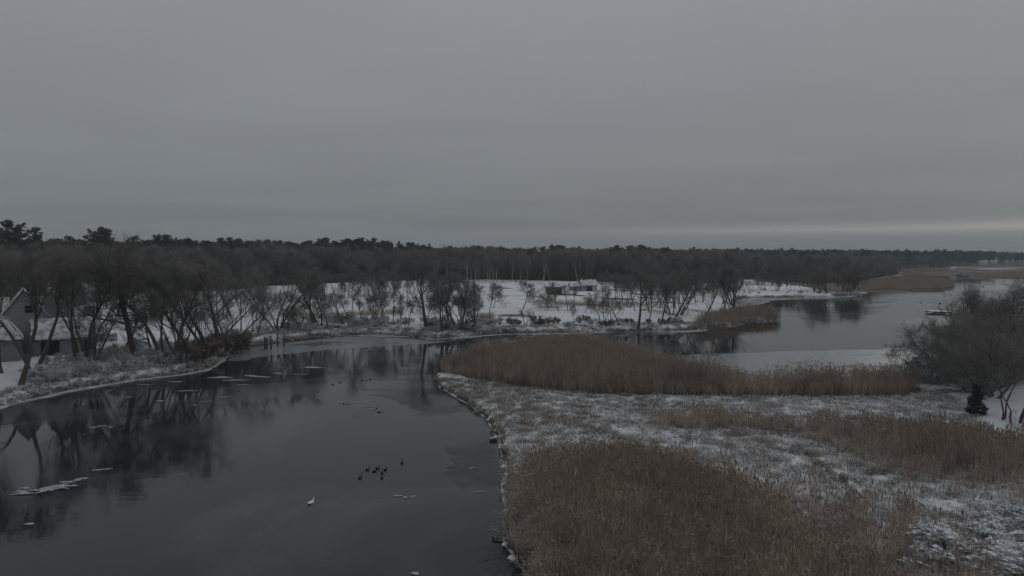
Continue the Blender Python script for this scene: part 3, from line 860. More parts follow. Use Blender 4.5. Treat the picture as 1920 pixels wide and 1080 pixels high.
# --- the trees of the left bank, one by one
for a in [
    ('slim', 2, 700, 470, 'slender bare tree cut by the left picture edge before the grey house', None),
    ('pair', -45, 742, 455, 'forked bare tree just outside the left picture edge by the water', None),
    ('oak2', -95, 765, 450, 'broad bare tree farther outside the left picture edge', None),
    ('leaner', 38, 722, 460, 'thick bare trunk leaning right from the waterline before the grey house', 0.35),
    ('slim2', 57, 703, 456, 'straight dark bare trunk rising before the gable window of the grey house', None),
    ('leaner', 68, 695, 458, 'leaning bare tree crossing the snowy roof of the low garage wing', 0.2),
    ('pair', 152, 684, 452, 'twin-stemmed bare tree at the right end of the low garage wing', 1.0),
    ('clump', 166, 677, 460, 'many-stemmed bare tree behind the twin-stemmed one near the garage', None),
    ('oak', 254, 674, 452, 'large solitary bare oak with a bent left limb on the snowy bank', 2.2),
    ('slim2', 303, 682, 468, 'dark bare tree just beside the large solitary oak, on its river side', None),
    ('pair', 318, 690, 474, 'forked bare tree standing lowest in the bank thicket', 0.4),
    ('clump', 340, 684, 486, 'dense many-stemmed bare tree in the middle of the bank thicket', None),
    ('oak2', 366, 676, 484, 'broad bare tree in the bank thicket near the bend', 1.2),
    ('vase', 388, 668, 505, 'spreading bare tree on the bend of the bank', None),
    ('oak', 412, 660, 500, 'stout bare tree on the point above the wooden pilings', 0.2),
    ('wide', 425, 655, 520, 'low wide bare tree leaning over the ice by the pilings', 0.0),
    ('vase', 521, 632, 490, 'vase-shaped bare tree with four stems beside the wooden pilings', 0.5),
    ('leaner', 592, 618, 505, 'bare tree with trunk leaning away on the far bank, next to the four-stemmed tree', 2.6),
    ('oak2', 598, 616, 500, 'bare twisting tree behind the leaning one on the far bank', None),
    ('slim', 604, 612, 520, 'thin upright bare tree at the edge of the tan grass strip', None),
    ('birch', 663, 622, 500, 'pale-barked forked tree on the middle of the far bank', None),
    ('round', 720, 602, 520, 'small bare tree standing alone behind the brush of the far bank', None),
    ('oak', 799, 616, 490, 'tall dark bare tree with high crown left of the tree group on the point', 1.9),
    ('slim2', 829, 622, 510, 'slender bare tree first in the tree group on the far-bank point', None),
    ('slim', 843, 612, 505, 'straight bare tree second in the tree group on the far-bank point', None),
    ('vase', 858, 622, 510, 'many-limbed bare tree in the middle of the group on the far-bank point', None),
    ('clump', 872, 618, 520, 'bushy bare tree at the end of the group on the far-bank point', None),
    ('round', 888, 606, 530, 'dense round bare tree behind the group on the far-bank point', None),
]:
    by_pixel(a[0], a[1], a[2], a[3], a[4], 'bare trees along the river bank', rz=a[5], wide=1.15)

# --- the field and the point beyond
for a in [
    ('round2', 925, 577, 528, 'small egg-shaped bare tree standing alone on the white field'),
    ('round2', 981, 579, 525, 'full round bare tree standing on the white field'),
    ('round2', 1028, 582, 532, 'bare orchard tree first of the row before the dark low shed'),
    ('round2', 1047, 582, 535, 'bare orchard tree second of the row before the dark low shed'),
    ('slim', 1064, 583, 532, 'thin bare tree third of the row before the dark low shed'),
    ('slim', 1079, 583, 534, 'thin bare tree fourth of the row beside the dark low shed'),
    ('round2', 1097, 586, 556, 'low bare tree in front of the small field cottage'),
    ('slim2', 1126, 618, 545, 'bare tree on the shore in front of the field cottage corner'),
    ('clump', 1140, 620, 550, 'clump of thin bare stems on the shore below the field cottage'),
    ('oak', 1197, 621, 505, 'tall thick-trunked bare tree on the shore behind the reed bed'),
    ('slim', 1216, 617, 515, 'straight bare tree just beside the thick-trunked shore tree'),
    ('leaner', 1238, 618, 520, 'curved bare tree leaning from the shore behind the reed bed'),
    ('slim2', 1160, 619, 530, 'bare tree between the stem clump and the thick-trunked shore tree'),
    ('oak2', 1262, 606, 505, 'broad bare tree standing behind the curved shore tree'),
    ('birch', 1290, 590, 500, 'pale bare tree at the back of the snowy point'),
    ('birch', 1333, 596, 495, 'white-trunked birch, first of three on the snowy point'),
    ('birch2', 1349, 590, 492, 'white-trunked birch, second of three on the snowy point'),
    ('birch', 1361, 588, 494, 'white-trunked birch, third of three on the snowy point'),
    ('oak', 1375, 590, 502, 'dark bare tree at the root of the reedy spit'),
    ('slim', 1078, 622, 570, 'small bent bare tree on the shore edge under the cottage'),
    ('clump', 985, 618, 575, 'bushy bare clump on the shore left of the bent small tree'),
]:
    by_pixel(a[0], a[1], a[2], a[3], a[4], 'bare trees on the field and the snowy point', wide=1.35 if a[0] == 'round2' else 1.0)
rr = random.Random(5)
for k in range(36):
    x = 560 + 9.0 * k + rr.uniform(-5, 5)
    by_pixel(rr.choice(['slim', 'slim2', 'pair', 'round', 'birch', 'oak2', 'slim3', 'round2', 'clump2', 'oak3']), x, rr.uniform(555, 570), rr.uniform(498, 528),
             'bare tree in the loose row across the snowy field', 'loose row of trees across the snowy field')
for k in range(44):
    x = 1128 + rr.uniform(0, 257)
    by_pixel(rr.choice(['slim', 'slim2', 'pair', 'clump', 'oak2', 'birch2', 'oak', 'oak3', 'slim3', 'clump2', 'vase2']), x, rr.uniform(553, 592), rr.uniform(496, 525),
             'bare tree in the shore thicket', 'thicket behind the shore')
for k in range(22):
    x = 190 + rr.uniform(0, 320)
    by_pixel(rr.choice(['slim', 'slim3', 'pair', 'clump', 'oak2', 'oak3', 'clump2', 'vase2', 'round2']), x, rr.uniform(556, 600), rr.uniform(470, 500),
             'bare tree on the snow behind the left bank thicket', 'trees on the snow behind the left bank')
for k in range(12):
    x = rr.uniform(-30, 190)
    by_pixel(rr.choice(['slim', 'slim2', 'pair', 'oak2', 'oak']), x, rr.uniform(572, 600), rr.uniform(462, 490),
             'bare tree standing close behind the grey house', 'trees close behind the grey house')
for k in range(30):
    x = 1378 + rr.uniform(0, 225)
    by_pixel(rr.choice(['slim', 'slim2', 'clump', 'round', 'round']), x, rr.uniform(545, 554), rr.uniform(515, 530) - 14 * (x > 1520),
             'bare tree on the snowy far side of the cove', 'trees on the far side of the cove')
for k in range(14):
    x = 1525 + rr.uniform(0, 85)
    by_pixel(rr.choice(['oak', 'oak2', 'wide', 'clump']), x, rr.uniform(548, 552), rr.uniform(492, 506),
             'tall dark bare tree massed on the headland of the cove', 'dark trees massed on the cove headland')
for k in range(26):
    x = 455 + 18.5 * k + rr.uniform(-9, 9)
    y = (640 if x < 560 else 628) - rr.uniform(3, 20)
    by_pixel(rr.choice(['slim3', 'round2', 'clump2', 'vase2', 'slim', 'clump', 'oak3']), x, y, rr.uniform(520, 572), 'slight young bare tree in the far bank brush', 'young trees in the far bank brush')
for k in range(6):
    x = 180 + 50 * k + rr.uniform(-9, 9)
    y = 700 - (x - 170) * 0.14 - rr.uniform(8, 30)
    by_pixel(rr.choice(['slim3', 'round2', 'clump2', 'vase2', 'clump']), x, y, rr.uniform(530, 590), 'slight young bare tree on the left bank slope', 'young trees on the left bank slope')
# pale trunks along the edge of the wood
for k in range(44):
    x = rr.uniform(640, 1110) if k % 2 else rr.gauss(905, 32)
    by_pixel(rr.choice(['birch', 'birch2', 'birch', 'slim', 'slim3'] if k % 2 == 0 else ['birch2', 'slim', 'slim3', 'slim2']), x, rr.uniform(526.5, 530), rr.uniform(476, 492),
             'slender pale trunk at the wood edge', 'pale trunks along the edge of the wood')
for k in range(34):
    x = rr.uniform(1100, 1660)
    by_pixel(rr.choice(['birch2', 'slim', 'slim2', 'slim3']), x, rr.uniform(523, 529), rr.uniform(482, 494),
             'slender trunk at the far wood edge', 'trunks along the wood edge behind the cove')

# --- right bank
for a in [
    ('wide', 1775, 708, 590, 'low spreading bare tree reaching over the ice at the end of the reed bed', 0.4, 1.15),
    ('oak', 1806, 690, 545, 'tall bare tree with visible trunk on the right bank above the river', None, 1),
    ('oak2', 1828, 692, 548, 'second tall bare trunk beside the water on the right bank', None, 1),
    ('wide', 1822, 735, 580, 'bare tree with long pale bough hanging over the marsh end', 2.5, 1.1),
    ('wide', 1865, 745, 545, 'dense bare tree behind the dark evergreen', 1.0, 1.0),
    ('oak', 1885, 720, 540, 'tall bare tree deep in the right bank thicket', None, 1.1),
    ('clump2', 1900, 790, 570, 'near bare tree at the right picture edge above the snowy clearing', None, 1.5),
    ('wide', 1850, 742, 620, 'low bare tree whose boughs cross the dark evergreen', 0.9, 1.2),
    ('oak', 1930, 800, 530, 'tallest bare tree cut by the right picture edge', None, 1.2),
    ('clump', 1850, 700, 555, 'many-stemmed bare tree behind the river trunks on the right bank', None, 1.2),
    ('wide', 1895, 680, 545, 'wide bare crown at the back of the right bank thicket', None, 1.1),
    ('oak2', 1860, 655, 550, 'bare tree nearest the small dock on the right bank', None, 1.1),
    ('clump', 1915, 650, 540, 'stem cluster at the far end of the right bank thicket', None, 1.2),
    ('oak', 1945, 640, 530, 'far bare tree leaning into the right picture edge', None, 1.2),
    ('wide', 1745, 716, 628, 'lowest bare bush-like tree beside the snow-covered landing', 2.0, 1.2),
    ('wide', 1868, 728, 575, 'bare spreading tree behind the near trees of the clearing', 5.5, 1.2),
    ('wide', 1800, 722, 600, 'bare spreading tree between the landing and the evergreen', 4.0, 1.2),
    ('clump', 1782, 676, 585, 'slender many-stemmed tree at the waterside behind the spreading trees', None, 1.4),
    ('oak2', 1840, 668, 542, 'tall bare tree rising above the waterside stems', None, 1.3),
    ('clump', 1925, 700, 540, 'stem cluster filling the right picture edge', None, 1.4),
]:
    by_pixel(a[0], a[1], a[2], a[3], a[4], 'bare trees on the right bank', rz=a[5], wide=a[6])
by_pixel('cedar', 1832, 776, 722, 'small dark evergreen standing on the snowy clearing at the right', None, name='evergreen_tree', wide=1.05)
for k in range(12):
    x = 1712 + rr.uniform(0, 210); y = rr.uniform(690, 742)
    by_pixel(rr.choice(['shrub', 'shrub_snow2', 'shrub_snow']), x, y, y - rr.uniform(20, 42), 'bare brushy shrub under the right bank trees', 'shrubs under the right bank trees', name='bare_shrub', cat='shrub', wide=1.3)

# --- shrubs dusted with snow
for k in range(46):
    t = rr.random(); x = 60 + 350 * t
    yb = 738 - 52 * t - 18 * math.sin(t * 3)
    y = yb - rr.uniform(2, 42) * (1 - 0.35 * t)
    by_pixel(rr.choice(['shrub_snow', 'shrub_snow2']), x, y, y - rr.uniform(16, 30), 'low snow-dusted shrub on the left bank', 'snow-dusted shrubs on the left bank', name='snowy_shrub', cat='shrub', wide=1.4)
for k in range(16):
    x = rr.uniform(280, 450); y = 705 - (x - 280) * 0.28 + rr.uniform(-10, 2)
    by_pixel(rr.choice(['shrub', 'shrub2']), x, y, y - rr.uniform(26, 45), 'bare brown shrub crowding the bank thicket', 'brown shrubs in the bank thicket', name='bare_shrub', cat='shrub', wide=1.2)
for k in range(54):
    x = rr.uniform(490, 930); y0 = 634 if x < 600 else 627
    y = y0 - rr.uniform(2, 24)
    by_pixel(rr.choice(['shrub_snow', 'shrub_snow2', 'shrub', 'shrub_snow2']), x, y, y - rr.uniform(9, 22), 'low snowy brush along the far bank', 'brush along the far bank', name='snowy_shrub', cat='shrub', wide=1.5)
for k in range(34):
    x = rr.uniform(935, 1330); y = 621 - rr.uniform(0, 8)
    by_pixel(rr.choice(['shrub', 'shrub2', 'shrub_snow']), x, y, y - rr.uniform(9, 26), 'bare shrub on the shore behind the reeds', 'shore shrubs behind the reed bed', name='bare_shrub', cat='shrub', wide=1.2)
for k in range(26):
    x = rr.uniform(1380, 1610); y = 556 - rr.uniform(0, 4)
    by_pixel(rr.choice(['shrub', 'shrub_snow']), x, y, y - rr.uniform(6, 12), 'low shrub on the cove far shore', 'shrubs on the cove shore', name='bare_shrub', cat='shrub', wide=1.5)
by_pixel('shrub_laden', 1830, 1062, 985, 'snow-laden shrub at the bottom right corner of the marsh', None, name='snowy_shrub', cat='shrub', wide=1.5)
by_pixel('shrub_laden', 1902, 1045, 985, 'snow-laden shrub at the right picture edge beside the corner shrub', None, name='snowy_shrub', cat='shrub', wide=1.4)
by_pixel('shrub_laden', 1880, 985, 942, 'darker small shrub on the snow above the corner shrubs', None, name='snowy_shrub', cat='shrub', wide=1.1)

# ------------------------------------------------------------------ scattered masses (geometry nodes)
def scatter(name, pts, kinds, choice, rot, scl, label, cat):
    """one object: a cloud of points, each carrying a copy of one of the source shapes"""
    col = bpy.data.collections.new(name + '_shapes')
    for i, parts in enumerate(kinds):
        e = []
        for q, me in enumerate(parts):
            o = bpy.data.objects.new('%s_%02d_%d' % (name, i, q), me); e.append(o)
        if len(e) == 1:
            col.objects.link(e[0])
        else:
            c2 = bpy.data.collections.new('%s_%02d' % (name, i))
            for o in e: c2.objects.link(o)
            col.children.link(c2)
    me = bpy.data.meshes.new(name)
    pts = np.asarray(pts, np.float32)
    me.vertices.add(len(pts)); me.vertices.foreach_set('co', pts.ravel())
    for nm, ty, v in (('idx', 'INT', np.asarray(choice, np.int32)), ('rz', 'FLOAT', np.asarray(rot, np.float32)), ('scl', 'FLOAT_VECTOR', np.asarray(scl, np.float32))):
        a = me.attributes.new(nm, ty, 'POINT')
        a.data.foreach_set('vector' if ty == 'FLOAT_VECTOR' else 'value', v.ravel())
    o = obj(name, me)
    ng = bpy.data.node_groups.new(name, 'GeometryNodeTree')
    ng.interface.new_socket('Geometry', in_out='INPUT', socket_type='NodeSocketGeometry')
    ng.interface.new_socket('Geometry', in_out='OUTPUT', socket_type='NodeSocketGeometry')
    N, L = ng.nodes, ng.links
    gi, go = N.new('NodeGroupInput'), N.new('NodeGroupOutput')
    ci = N.new('GeometryNodeCollectionInfo'); ci.inputs['Collection'].default_value = col
    ci.inputs['Separate Children'].default_value = True; ci.inputs['Reset Children'].default_value = True
    ip = N.new('GeometryNodeInstanceOnPoints'); ip.inputs['Pick Instance'].default_value = True

    def attr(nm, ty):
        n = N.new('GeometryNodeInputNamedAttribute'); n.data_type = ty; n.inputs['Name'].default_value = nm
        return n.outputs['Attribute']
    cx = N.new('ShaderNodeCombineXYZ'); L.new(attr('rz', 'FLOAT'), cx.inputs['Z'])
    e2r = N.new('FunctionNodeEulerToRotation'); L.new(cx.outputs[0], e2r.inputs[0])
    L.new(gi.outputs[0], ip.inputs['Points']); L.new(ci.outputs[0], ip.inputs['Instance'])
    L.new(attr('idx', 'INT'), ip.inputs['Instance Index']); L.new(e2r.outputs[0], ip.inputs['Rotation'])
    L.new(attr('scl', 'FLOAT_VECTOR'), ip.inputs['Scale'])
    L.new(ip.outputs[0], go.inputs[0])
    o.modifiers.new('scatter', 'NODES').node_group = ng
    return tag(o, label, cat, kind='stuff')


def fill(poly, n):
    """n random points inside a world polygon"""
    a = np.array(poly); lo, hi = a.min(0), a.max(0); out = np.zeros((0, 2))
    while len(out) < n:
        q = RNG.uniform(lo, hi, (n * 2, 2)); q = q[inside(poly, q[:, 0], q[:, 1])]; out = np.concatenate([out, q])
    return out[:n]


def area(poly):
    a = np.array(poly); x, y = a[:, 0], a[:, 1]
    return 0.5 * abs(np.dot(x, np.roll(y, -1)) - np.dot(y, np.roll(x, -1)))


# --- reeds
def reed_clump(seed, n, h0, h1, rad, leaves=3, plume=True, pale=0.15):
    r = np.random.default_rng(seed); V, F, mi = [], [], []
    for i in range(n):
        a, q = r.uniform(0, 6.283), rad * math.sqrt(r.uniform(0, 1))
        x, y = q * math.cos(a), q * math.sin(a)
        h = r.uniform(h0, h1); t = r.uniform(0, 6.283); w = 0.009
        b = r.normal(0, 0.07 if r.uniform() > 0.16 else 0.3, 2) * h
        if abs(b).max() > 0.3 * h: h *= 0.8
        m = 1 if r.uniform() < pale else 0
        s = np.array((math.cos(t) * w, math.sin(t) * w, 0))
        p = [np.array((x, y, -0.05)), np.array((x + b[0] * .4, y + b[1] * .4, h * .55)), np.array((x + b[0], y + b[1], h))]
        k = len(V)
        V += [p[0] - s, p[0] + s, p[1] - s, p[1] + s, p[2] - s * .5, p[2] + s * .5]
        F += [(k, k + 1, k + 3, k + 2), (k + 2, k + 3, k + 5, k + 4)]; mi += [m, m]
        for j in range(leaves):
            f = r.uniform(0.25, 0.9); c = p[0] + (p[2] - p[0]) * f; an = r.uniform(0, 6.283); L = r.uniform(0.25, 0.5)
            d = np.array((math.cos(an) * L, math.sin(an) * L, r.uniform(-0.25, 0.3) * L)); ss = np.array((-math.sin(an), math.cos(an), 0)) * 0.011
            k = len(V); V += [c - ss, c + ss, c + d]; F += [(k, k + 1, k + 2)]; mi += [m]
        if plume and r.uniform() < 0.7:
            an = r.uniform(0, 6.283); c = p[2]
            for j in range(2):
                an += 1.57; ss = np.array((math.cos(an), math.sin(an), 0)) * r.uniform(0.02, 0.04)
                k = len(V); V += [c + (0, 0, -0.08), c + ss + (0, 0, 0.05), c + (b[0] * .12, b[1] * .12, 0.2), c - ss + (0, 0, 0.05)]; F += [(k, k + 1, k + 2, k + 3)]; mi += [2]
    return [mesh_np('reed_clump', V, F, (M['reed'], M['reed_pale'], M['plume']), mi)]


def grass_clump(seed, n, h0, h1, rad, white=0.45):
    r = np.random.default_rng(seed); V, F, mi = [], [], []
    for i in range(n):
        a, q = r.uniform(0, 6.283), rad * math.sqrt(r.uniform(0, 1))
        x, y = q * math.cos(a), q * math.sin(a); h = r.uniform(h0, h1)
        an = r.uniform(0, 6.283); l = h * r.uniform(0.5, 2.0); w = r.uniform(0.005, 0.011)
        m = 1 if r.uniform() < white else 0
        if m: w *= 1.6
        d = np.array((math.cos(an), math.sin(an), 0)); s = np.array((-math.sin(an), math.cos(an), 0)) * w
        p0 = np.array((x, y, -0.03)); p1 = p0 + d * l * .35 + (0, 0, h * .8); p2 = p0 + d * l + (0, 0, h * r.uniform(0.45, 1.0))
        k = len(V); V += [p0 - s, p0 + s, p1 + s, p1 - s, p2]; F += [(k, k + 1, k + 2, k + 3), (k + 3, k + 2, k + 4)]; mi += [0 if r.uniform() < .5 else m, m]
    return [mesh_np('grass_clump', V, F, (M['straw'], M['straw_snow']), mi)]


def lay(name, polys, kinds, label, cat, hvar=(0.8, 1.15), wide=1.0, soft=0.0, split=None):
    P2 = np.concatenate([fill(pl, int(area(pl) * d)) for pl, d in polys])
    if soft: P2 = P2 + RNG.normal(0, soft, P2.shape) * RNG.choice([0.4, 1.0, 2.2], (len(P2), 1))
    z, sn, br, s_m, s_i = zones(P2[:, 0], P2[:, 1])
    keep = z > 0.03
    dt = np.minimum(seg_dist(ditch, P2[:, 0], P2[:, 1]), 9)
    keep &= dt > 0.26
    for cx, cy in (P(1830, 1062)[:2], P(1902, 1045)[:2]): keep &= np.hypot(P2[:, 0] - cx, P2[:, 1] - cy) > 1.3
    P2, z = P2[keep], z[keep]
    n = len(P2)
    ed = np.min([seg_dist(pl, P2[:, 0], P2[:, 1], True) for pl, _ in polys], 0) if soft else np.full(n, 9.0)
    hv = RNG.uniform(*hvar, n) * (0.5 + 0.5 * sstep(0, 2.6, ed)) * (1 + 0.13 * wob(P2[:, 0], P2[:, 1], 6, 12) + 0.11 * wob(P2[:, 0], P2[:, 1], 2.5, 13))
    scl = np.stack([np.full(n, wide), np.full(n, wide), hv], 1)
    ch = RNG.integers(0, len(kinds), n)
    thin_ = np.ones(n, bool)
    if split:       # the first kinds where snow lies thick, the rest where straw shows
        v = wob(P2[:, 0], P2[:, 1], 9, 14) * 0.55 + wob(P2[:, 0], P2[:, 1], 2.4, 16) * 0.4 + RNG.normal(0, 0.25, n) - 0.018 * (P2[:, 0] - 10)
        ch = np.where(v < 0.15, RNG.integers(0, split, n), RNG.integers(split, len(kinds), n))
        thin_ = (v > 0.15) | (RNG.uniform(0, 1, n) < 0.55)
    if soft:        # gaps in the bed
        thin_ = (wob(P2[:, 0], P2[:, 1], 3.2, 21) > -0.95) | (RNG.uniform(0, 1, n) < 0.25)
    P2, z, ch, scl = P2[thin_], z[thin_], ch[thin_], scl[thin_]; n = len(P2)
    return scatter(name, np.column_stack([P2, z]), kinds, ch, RNG.uniform(0, 6.28, n), scl, label, cat)


R_tall = [reed_clump(60 + k, 16, 2.0, 2.9, 0.42) for k in range(4)]
R_near = [reed_clump(70 + k, 16, 1.5, 2.3, 0.42, leaves=4) for k in range(4)]
R_mid = [reed_clump(80 + k, 14, 1.3, 2.0, 0.42) for k in range(3)]
G_snow = [grass_clump(90 + k, 44, 0.08, 0.34, 0.40, 0.42) for k in range(4)]
G_dry = [grass_clump(110 + k, 44, 0.10, 0.40, 0.40, 0.10) for k in range(3)]
G_tan = [reed_clump(95 + k, 12, 0.6, 1.5, 0.4, leaves=3, plume=False, pale=0.6) for k in range(3)]

lay('tall_reeds', [(reed_far, 6.5)], R_tall, 'tall dense brown reed bed stretching from the river to the right bank', 'reeds', soft=0.3)
lay('near_reeds', [(reed_near, 5.5)], R_near, 'large reddish-brown reed bed filling the lower middle beside the river', 'reeds', soft=0.5)
lay('middle_reeds', [(reed_mid, 4.5)], R_mid, 'band of brown reeds crossing the snowy marsh on the right', 'reeds', soft=0.55)
sparse_edge = W([(1000, 884), (1100, 868), (1200, 866), (1320, 888), (1450, 930), (1560, 965), (1470, 1000), (1350, 930), (1180, 890)])
mid_edge = W([(1560, 848), (1700, 905), (1920, 925), (2050, 935), (2050, 990), (1800, 945), (1650, 915)])
lay('thin_reeds', [(reed_sparse, 2.6), (sparse_edge, 1.6), (mid_edge, 0.8)], R_mid[:2] + G_tan, 'thin straw-coloured reeds standing in snow towards the lower right corner', 'reeds', (0.6, 1.05))
marsh_all = W([(812, 712), (830, 728), (860, 745), (890, 767), (915, 795), (935, 828), (950, 870), (946, 910), (953, 965), (946, 1008), (965, 1048), (984, 1080), (1010, 1180), (2200, 1250), (2100, 900), (1930, 860), (1850, 812), (1790, 760), (1760, 748), (1640, 752), (1200, 749), (1020, 739), (900, 720)])
lay('marsh_grass', [(marsh_all, 5.8)], G_snow + G_dry, 'short matted marsh grass frosted with snow', 'grass', (0.6, 1.3), 1.1, split=4)
def strip(px, inland):
    a = W(px); b = [tuple(np.array(P(x, y)[:2]) + np.array(d) * inland) for (x, y), d in zip(px, [(-0.55, 0.83)] * len(px))]
    return a + b[::-1]


lb = strip([(-40, 776), (0, 764), (60, 749), (120, 734), (175, 724), (230, 716), (290, 708), (340, 702), (385, 694), (405, 684), (425, 668), (450, 655)], 3.6)
fb = [tuple(P(x, y)[:2]) for x, y in [(470, 648), (545, 640), (640, 629), (700, 628), (755, 630), (800, 636), (850, 634), (940, 626), (1100, 624), (1330, 618),
                                      (1330, 612), (1100, 619), (940, 620), (850, 625), (800, 626), (700, 620), (640, 621), (545, 628), (470, 638)]]
lay('bank_grass', [(lb, 2.0), (fb, 1.8)], G_dry[:2] + G_snow, 'rough snowy grass along the foot of the river bank', 'grass', (0.8, 1.8), 1.3)
# low tan reeds on the spit and far marshes
spit = W([(1290, 619), (1330, 617), (1385, 610), (1400, 605), (1464, 600), (1440, 594), (1400, 593), (1375, 598), (1330, 608)])
lay('spit_reeds', [(spit, 3.0)], R_mid, 'brown reeds on the low spit in front of the cove', 'reeds', (0.7, 1.0), 1.4)
far1 = W([(1622, 545), (1640, 544), (1700, 543.5), (1760, 542.5), (1788, 537.5), (1785, 527), (1740, 524), (1690, 522), (1640, 527), (1615, 534)])
far2 = W([(1692, 516.5), (1720, 514.8), (1790, 514), (1796, 509), (1740, 507), (1690, 510)])
far3 = W([(1800, 507.5), (1900, 506.8), (2200, 506.5), (2200, 503), (1800, 503)])
lay('far_reeds', [(far1, 0.9), (far2, 0.35), (far_marsh, 0.2)], R_mid, 'flat tan reed marshes bordering the distant river', 'reeds', (0.45, 0.75), 2.0)
tan1 = W([(520, 607), (640, 603), (740, 597), (760, 603), (640, 610), (540, 614)])
tan2 = W([(880, 606), (925, 604), (930, 610), (890, 613)])
tan3 = W([(1000, 578), (1250, 582), (1250, 588), (1100, 592), (1000, 586)])
lay('field_grass', [(tan1, 1.8), (tan2, 2.5), (tan3, 0.8)], G_tan, 'strips of tan dead grass on the snowy field', 'grass', (0.5, 0.9), 1.3)

# --- the wood that closes the view: bare crowns below, dark pines above
def wood(name, polys, kinds, hts, label, cat):
    pts, ch, sc = [], [], []
    for pl, dens, lo, hi in polys:
        q = fill(pl, int(area(pl) * dens)); z = zones(q[:, 0], q[:, 1])[0]
        ok = z > 0.1
        q, z = q[ok], z[ok]
        n = len(q); k = RNG.integers(0, len(kinds), n)
        h = RNG.uniform(lo, hi, n) * (1 + 0.08 * wob(q[:, 0], q[:, 1], 40, 15))
        s = h / np.array(hts)[k]
        pts.append(np.column_stack([q, z])); ch.append(k); sc.append(np.stack([s * RNG.uniform(0.9, 1.25, n), s * RNG.uniform(0.9, 1.25, n), s], 1))
    pts = np.concatenate(pts); n = len(pts)
    return scatter(name, pts, kinds, np.concatenate(ch), RNG.uniform(0, 6.28, n), np.concatenate(sc), label, cat)


bk = ['oak', 'oak2', 'vase', 'pair', 'slim2', 'clump', 'round', 'oak3', 'slim3', 'vase2', 'round2']
wood('understory', [(w_left, 0.10, 1.6, 4.0), (w_mid, 0.09, 1.6, 4.0), (w_mid2, 0.09, 1.6, 4.0), (w_right, 0.05, 1.6, 4.5)],
     [SHRUBS['shrub'], SHRUBS['shrub2']], [2.4, 2.2], 'bare brush growing between the trunks of the leafless wood', 'brush')
wood('bare_wood', [(w_left, 0.058, 9.5, 14), (w_mid, 0.042, 9.5, 13.8), (w_mid2, 0.048, 9.5, 13.2), (w_right, 0.024, 9.5, 14), (w_far, 0.008, 9, 13)],
     [TREES[k] for k in bk], [10] * len(bk), 'leafless grey-brown wood closing the view behind the snowy field', 'wood')
back_l = [(-330, 300), (-150, 320), (-62, 290), (-40, 360), (-150, 400), (-360, 380)]
back_m = [(-62, 330), (60, 400), (140, 410), (200, 560), (0, 600), (-200, 480)]
pines_l = gw([(-120, 540), (60, 534), (250, 530), (470, 526)]) + [(-62, 310), (-150, 330), (-330, 310)]
pines_r = W([(1400, 521), (1540, 519), (1640, 514), (1700, 509), (1780, 505)]) + [(540, 760), (300, 820), (150, 560)]
far_hill = [(380, 1000), (700, 900), (1400, 900), (1500, 1300), (300, 1300)]
far_hill2 = W([(1800, 503), (2000, 502.5), (2400, 502)]) + [(1100, 800), (480, 800)]
wood('pine_wood', [(back_l, 0.024, 13.5, 17), (back_m, 0.018, 11.5, 14.6), (pines_l, 0.022, 13.5, 16.2), (pines_r, 0.013, 11, 14.6), (far_hill, 0.006, 10, 13), (far_hill2, 0.004, 8, 12)],
     [PINES['pine'], PINES['pine2'], PINES['pine3'], PINES['spire']], [17] * 4, 'dark evergreen pine wood along the skyline', 'wood')

# --- pines that stand out against the sky
def sky_pine(kind, px, d, top, label, wide=1.0):
    x = (px - 960) / FPX * d; z = zat(x, d)
    ht = H_CAM - (top - HOR) * d / FPX - z
    plant(kind, (x, d, z), ht, random.uniform(0, 6.28), label, 'pines standing above the skyline', name='pine_tree', wide=wide)


for a in [
    ('pine3', 36, 205, 420, 'tallest dark pine on the skyline above the grey house', 1.1),
    ('pine2', 62, 205, 426, 'ragged pine right beside the tallest skyline pine', 0.9),
    ('pine', 4, 215, 432, 'dark pine cut by the left picture edge on the skyline', 1.0),
    ('pine3', 182, 215, 432, 'broad rounded pine, larger of a pair on the left skyline', 1.25),
    ('pine', 205, 218, 434, 'broad pine, smaller of a pair on the left skyline', 1.2),
    ('pine2', 266, 225, 442, 'lone pointed pine between the rounded pair and the flat-topped pines', 0.9),
    ('pine', 298, 230, 443, 'flat-topped pine on the skyline above the solitary oak', 1.0),
    ('pine3', 322, 232, 445, 'wide pine next to the flat-topped one on the left skyline', 1.0),
    ('pine2', 120, 225, 442, 'low pine crown between the tallest pine and the rounded pair', 1.0),
    ('spire', 428, 235, 451, 'pointed pine where the left skyline steps down', 1.1),
    ('pine', 350, 240, 451, 'small pine before the pointed one on the left skyline', 1.0),
    ('pine3', 395, 240, 455, 'low wide pine just before the skyline steps down', 1.0),
    ('pine', 597, 300, 457, 'dark pine crown over the middle wood above the leaning far-bank tree', 1.0),
    ('pine3', 642, 300, 458, 'round dark pine crown rising from the middle wood', 1.0),
    ('pine2', 735, 310, 459, 'dark pine crown above the small lone bank tree', 1.0),
    ('pine3', 1160, 340, 463, 'dark pine in the dense patch above the field cottage', 1.3),
    ('pine', 1180, 335, 463, 'second dark pine in the dense patch above the field cottage', 1.2),
    ('pine3', 1205, 340, 463, 'third dark pine in the dense patch, above the thick-trunked shore tree', 1.3),
    ('pine', 1250, 345, 465, 'pine ending the dense dark patch on the middle skyline', 1.2),
    ('pine', 1020, 330, 464, 'pine beside the flying gull on the skyline', 1.0),
    ('pine2', 998, 330, 466, 'low pine just left of the flying gull', 1.0),
]:
    sky_pine(a[0], a[1], a[2], a[3], a[4], a[5])

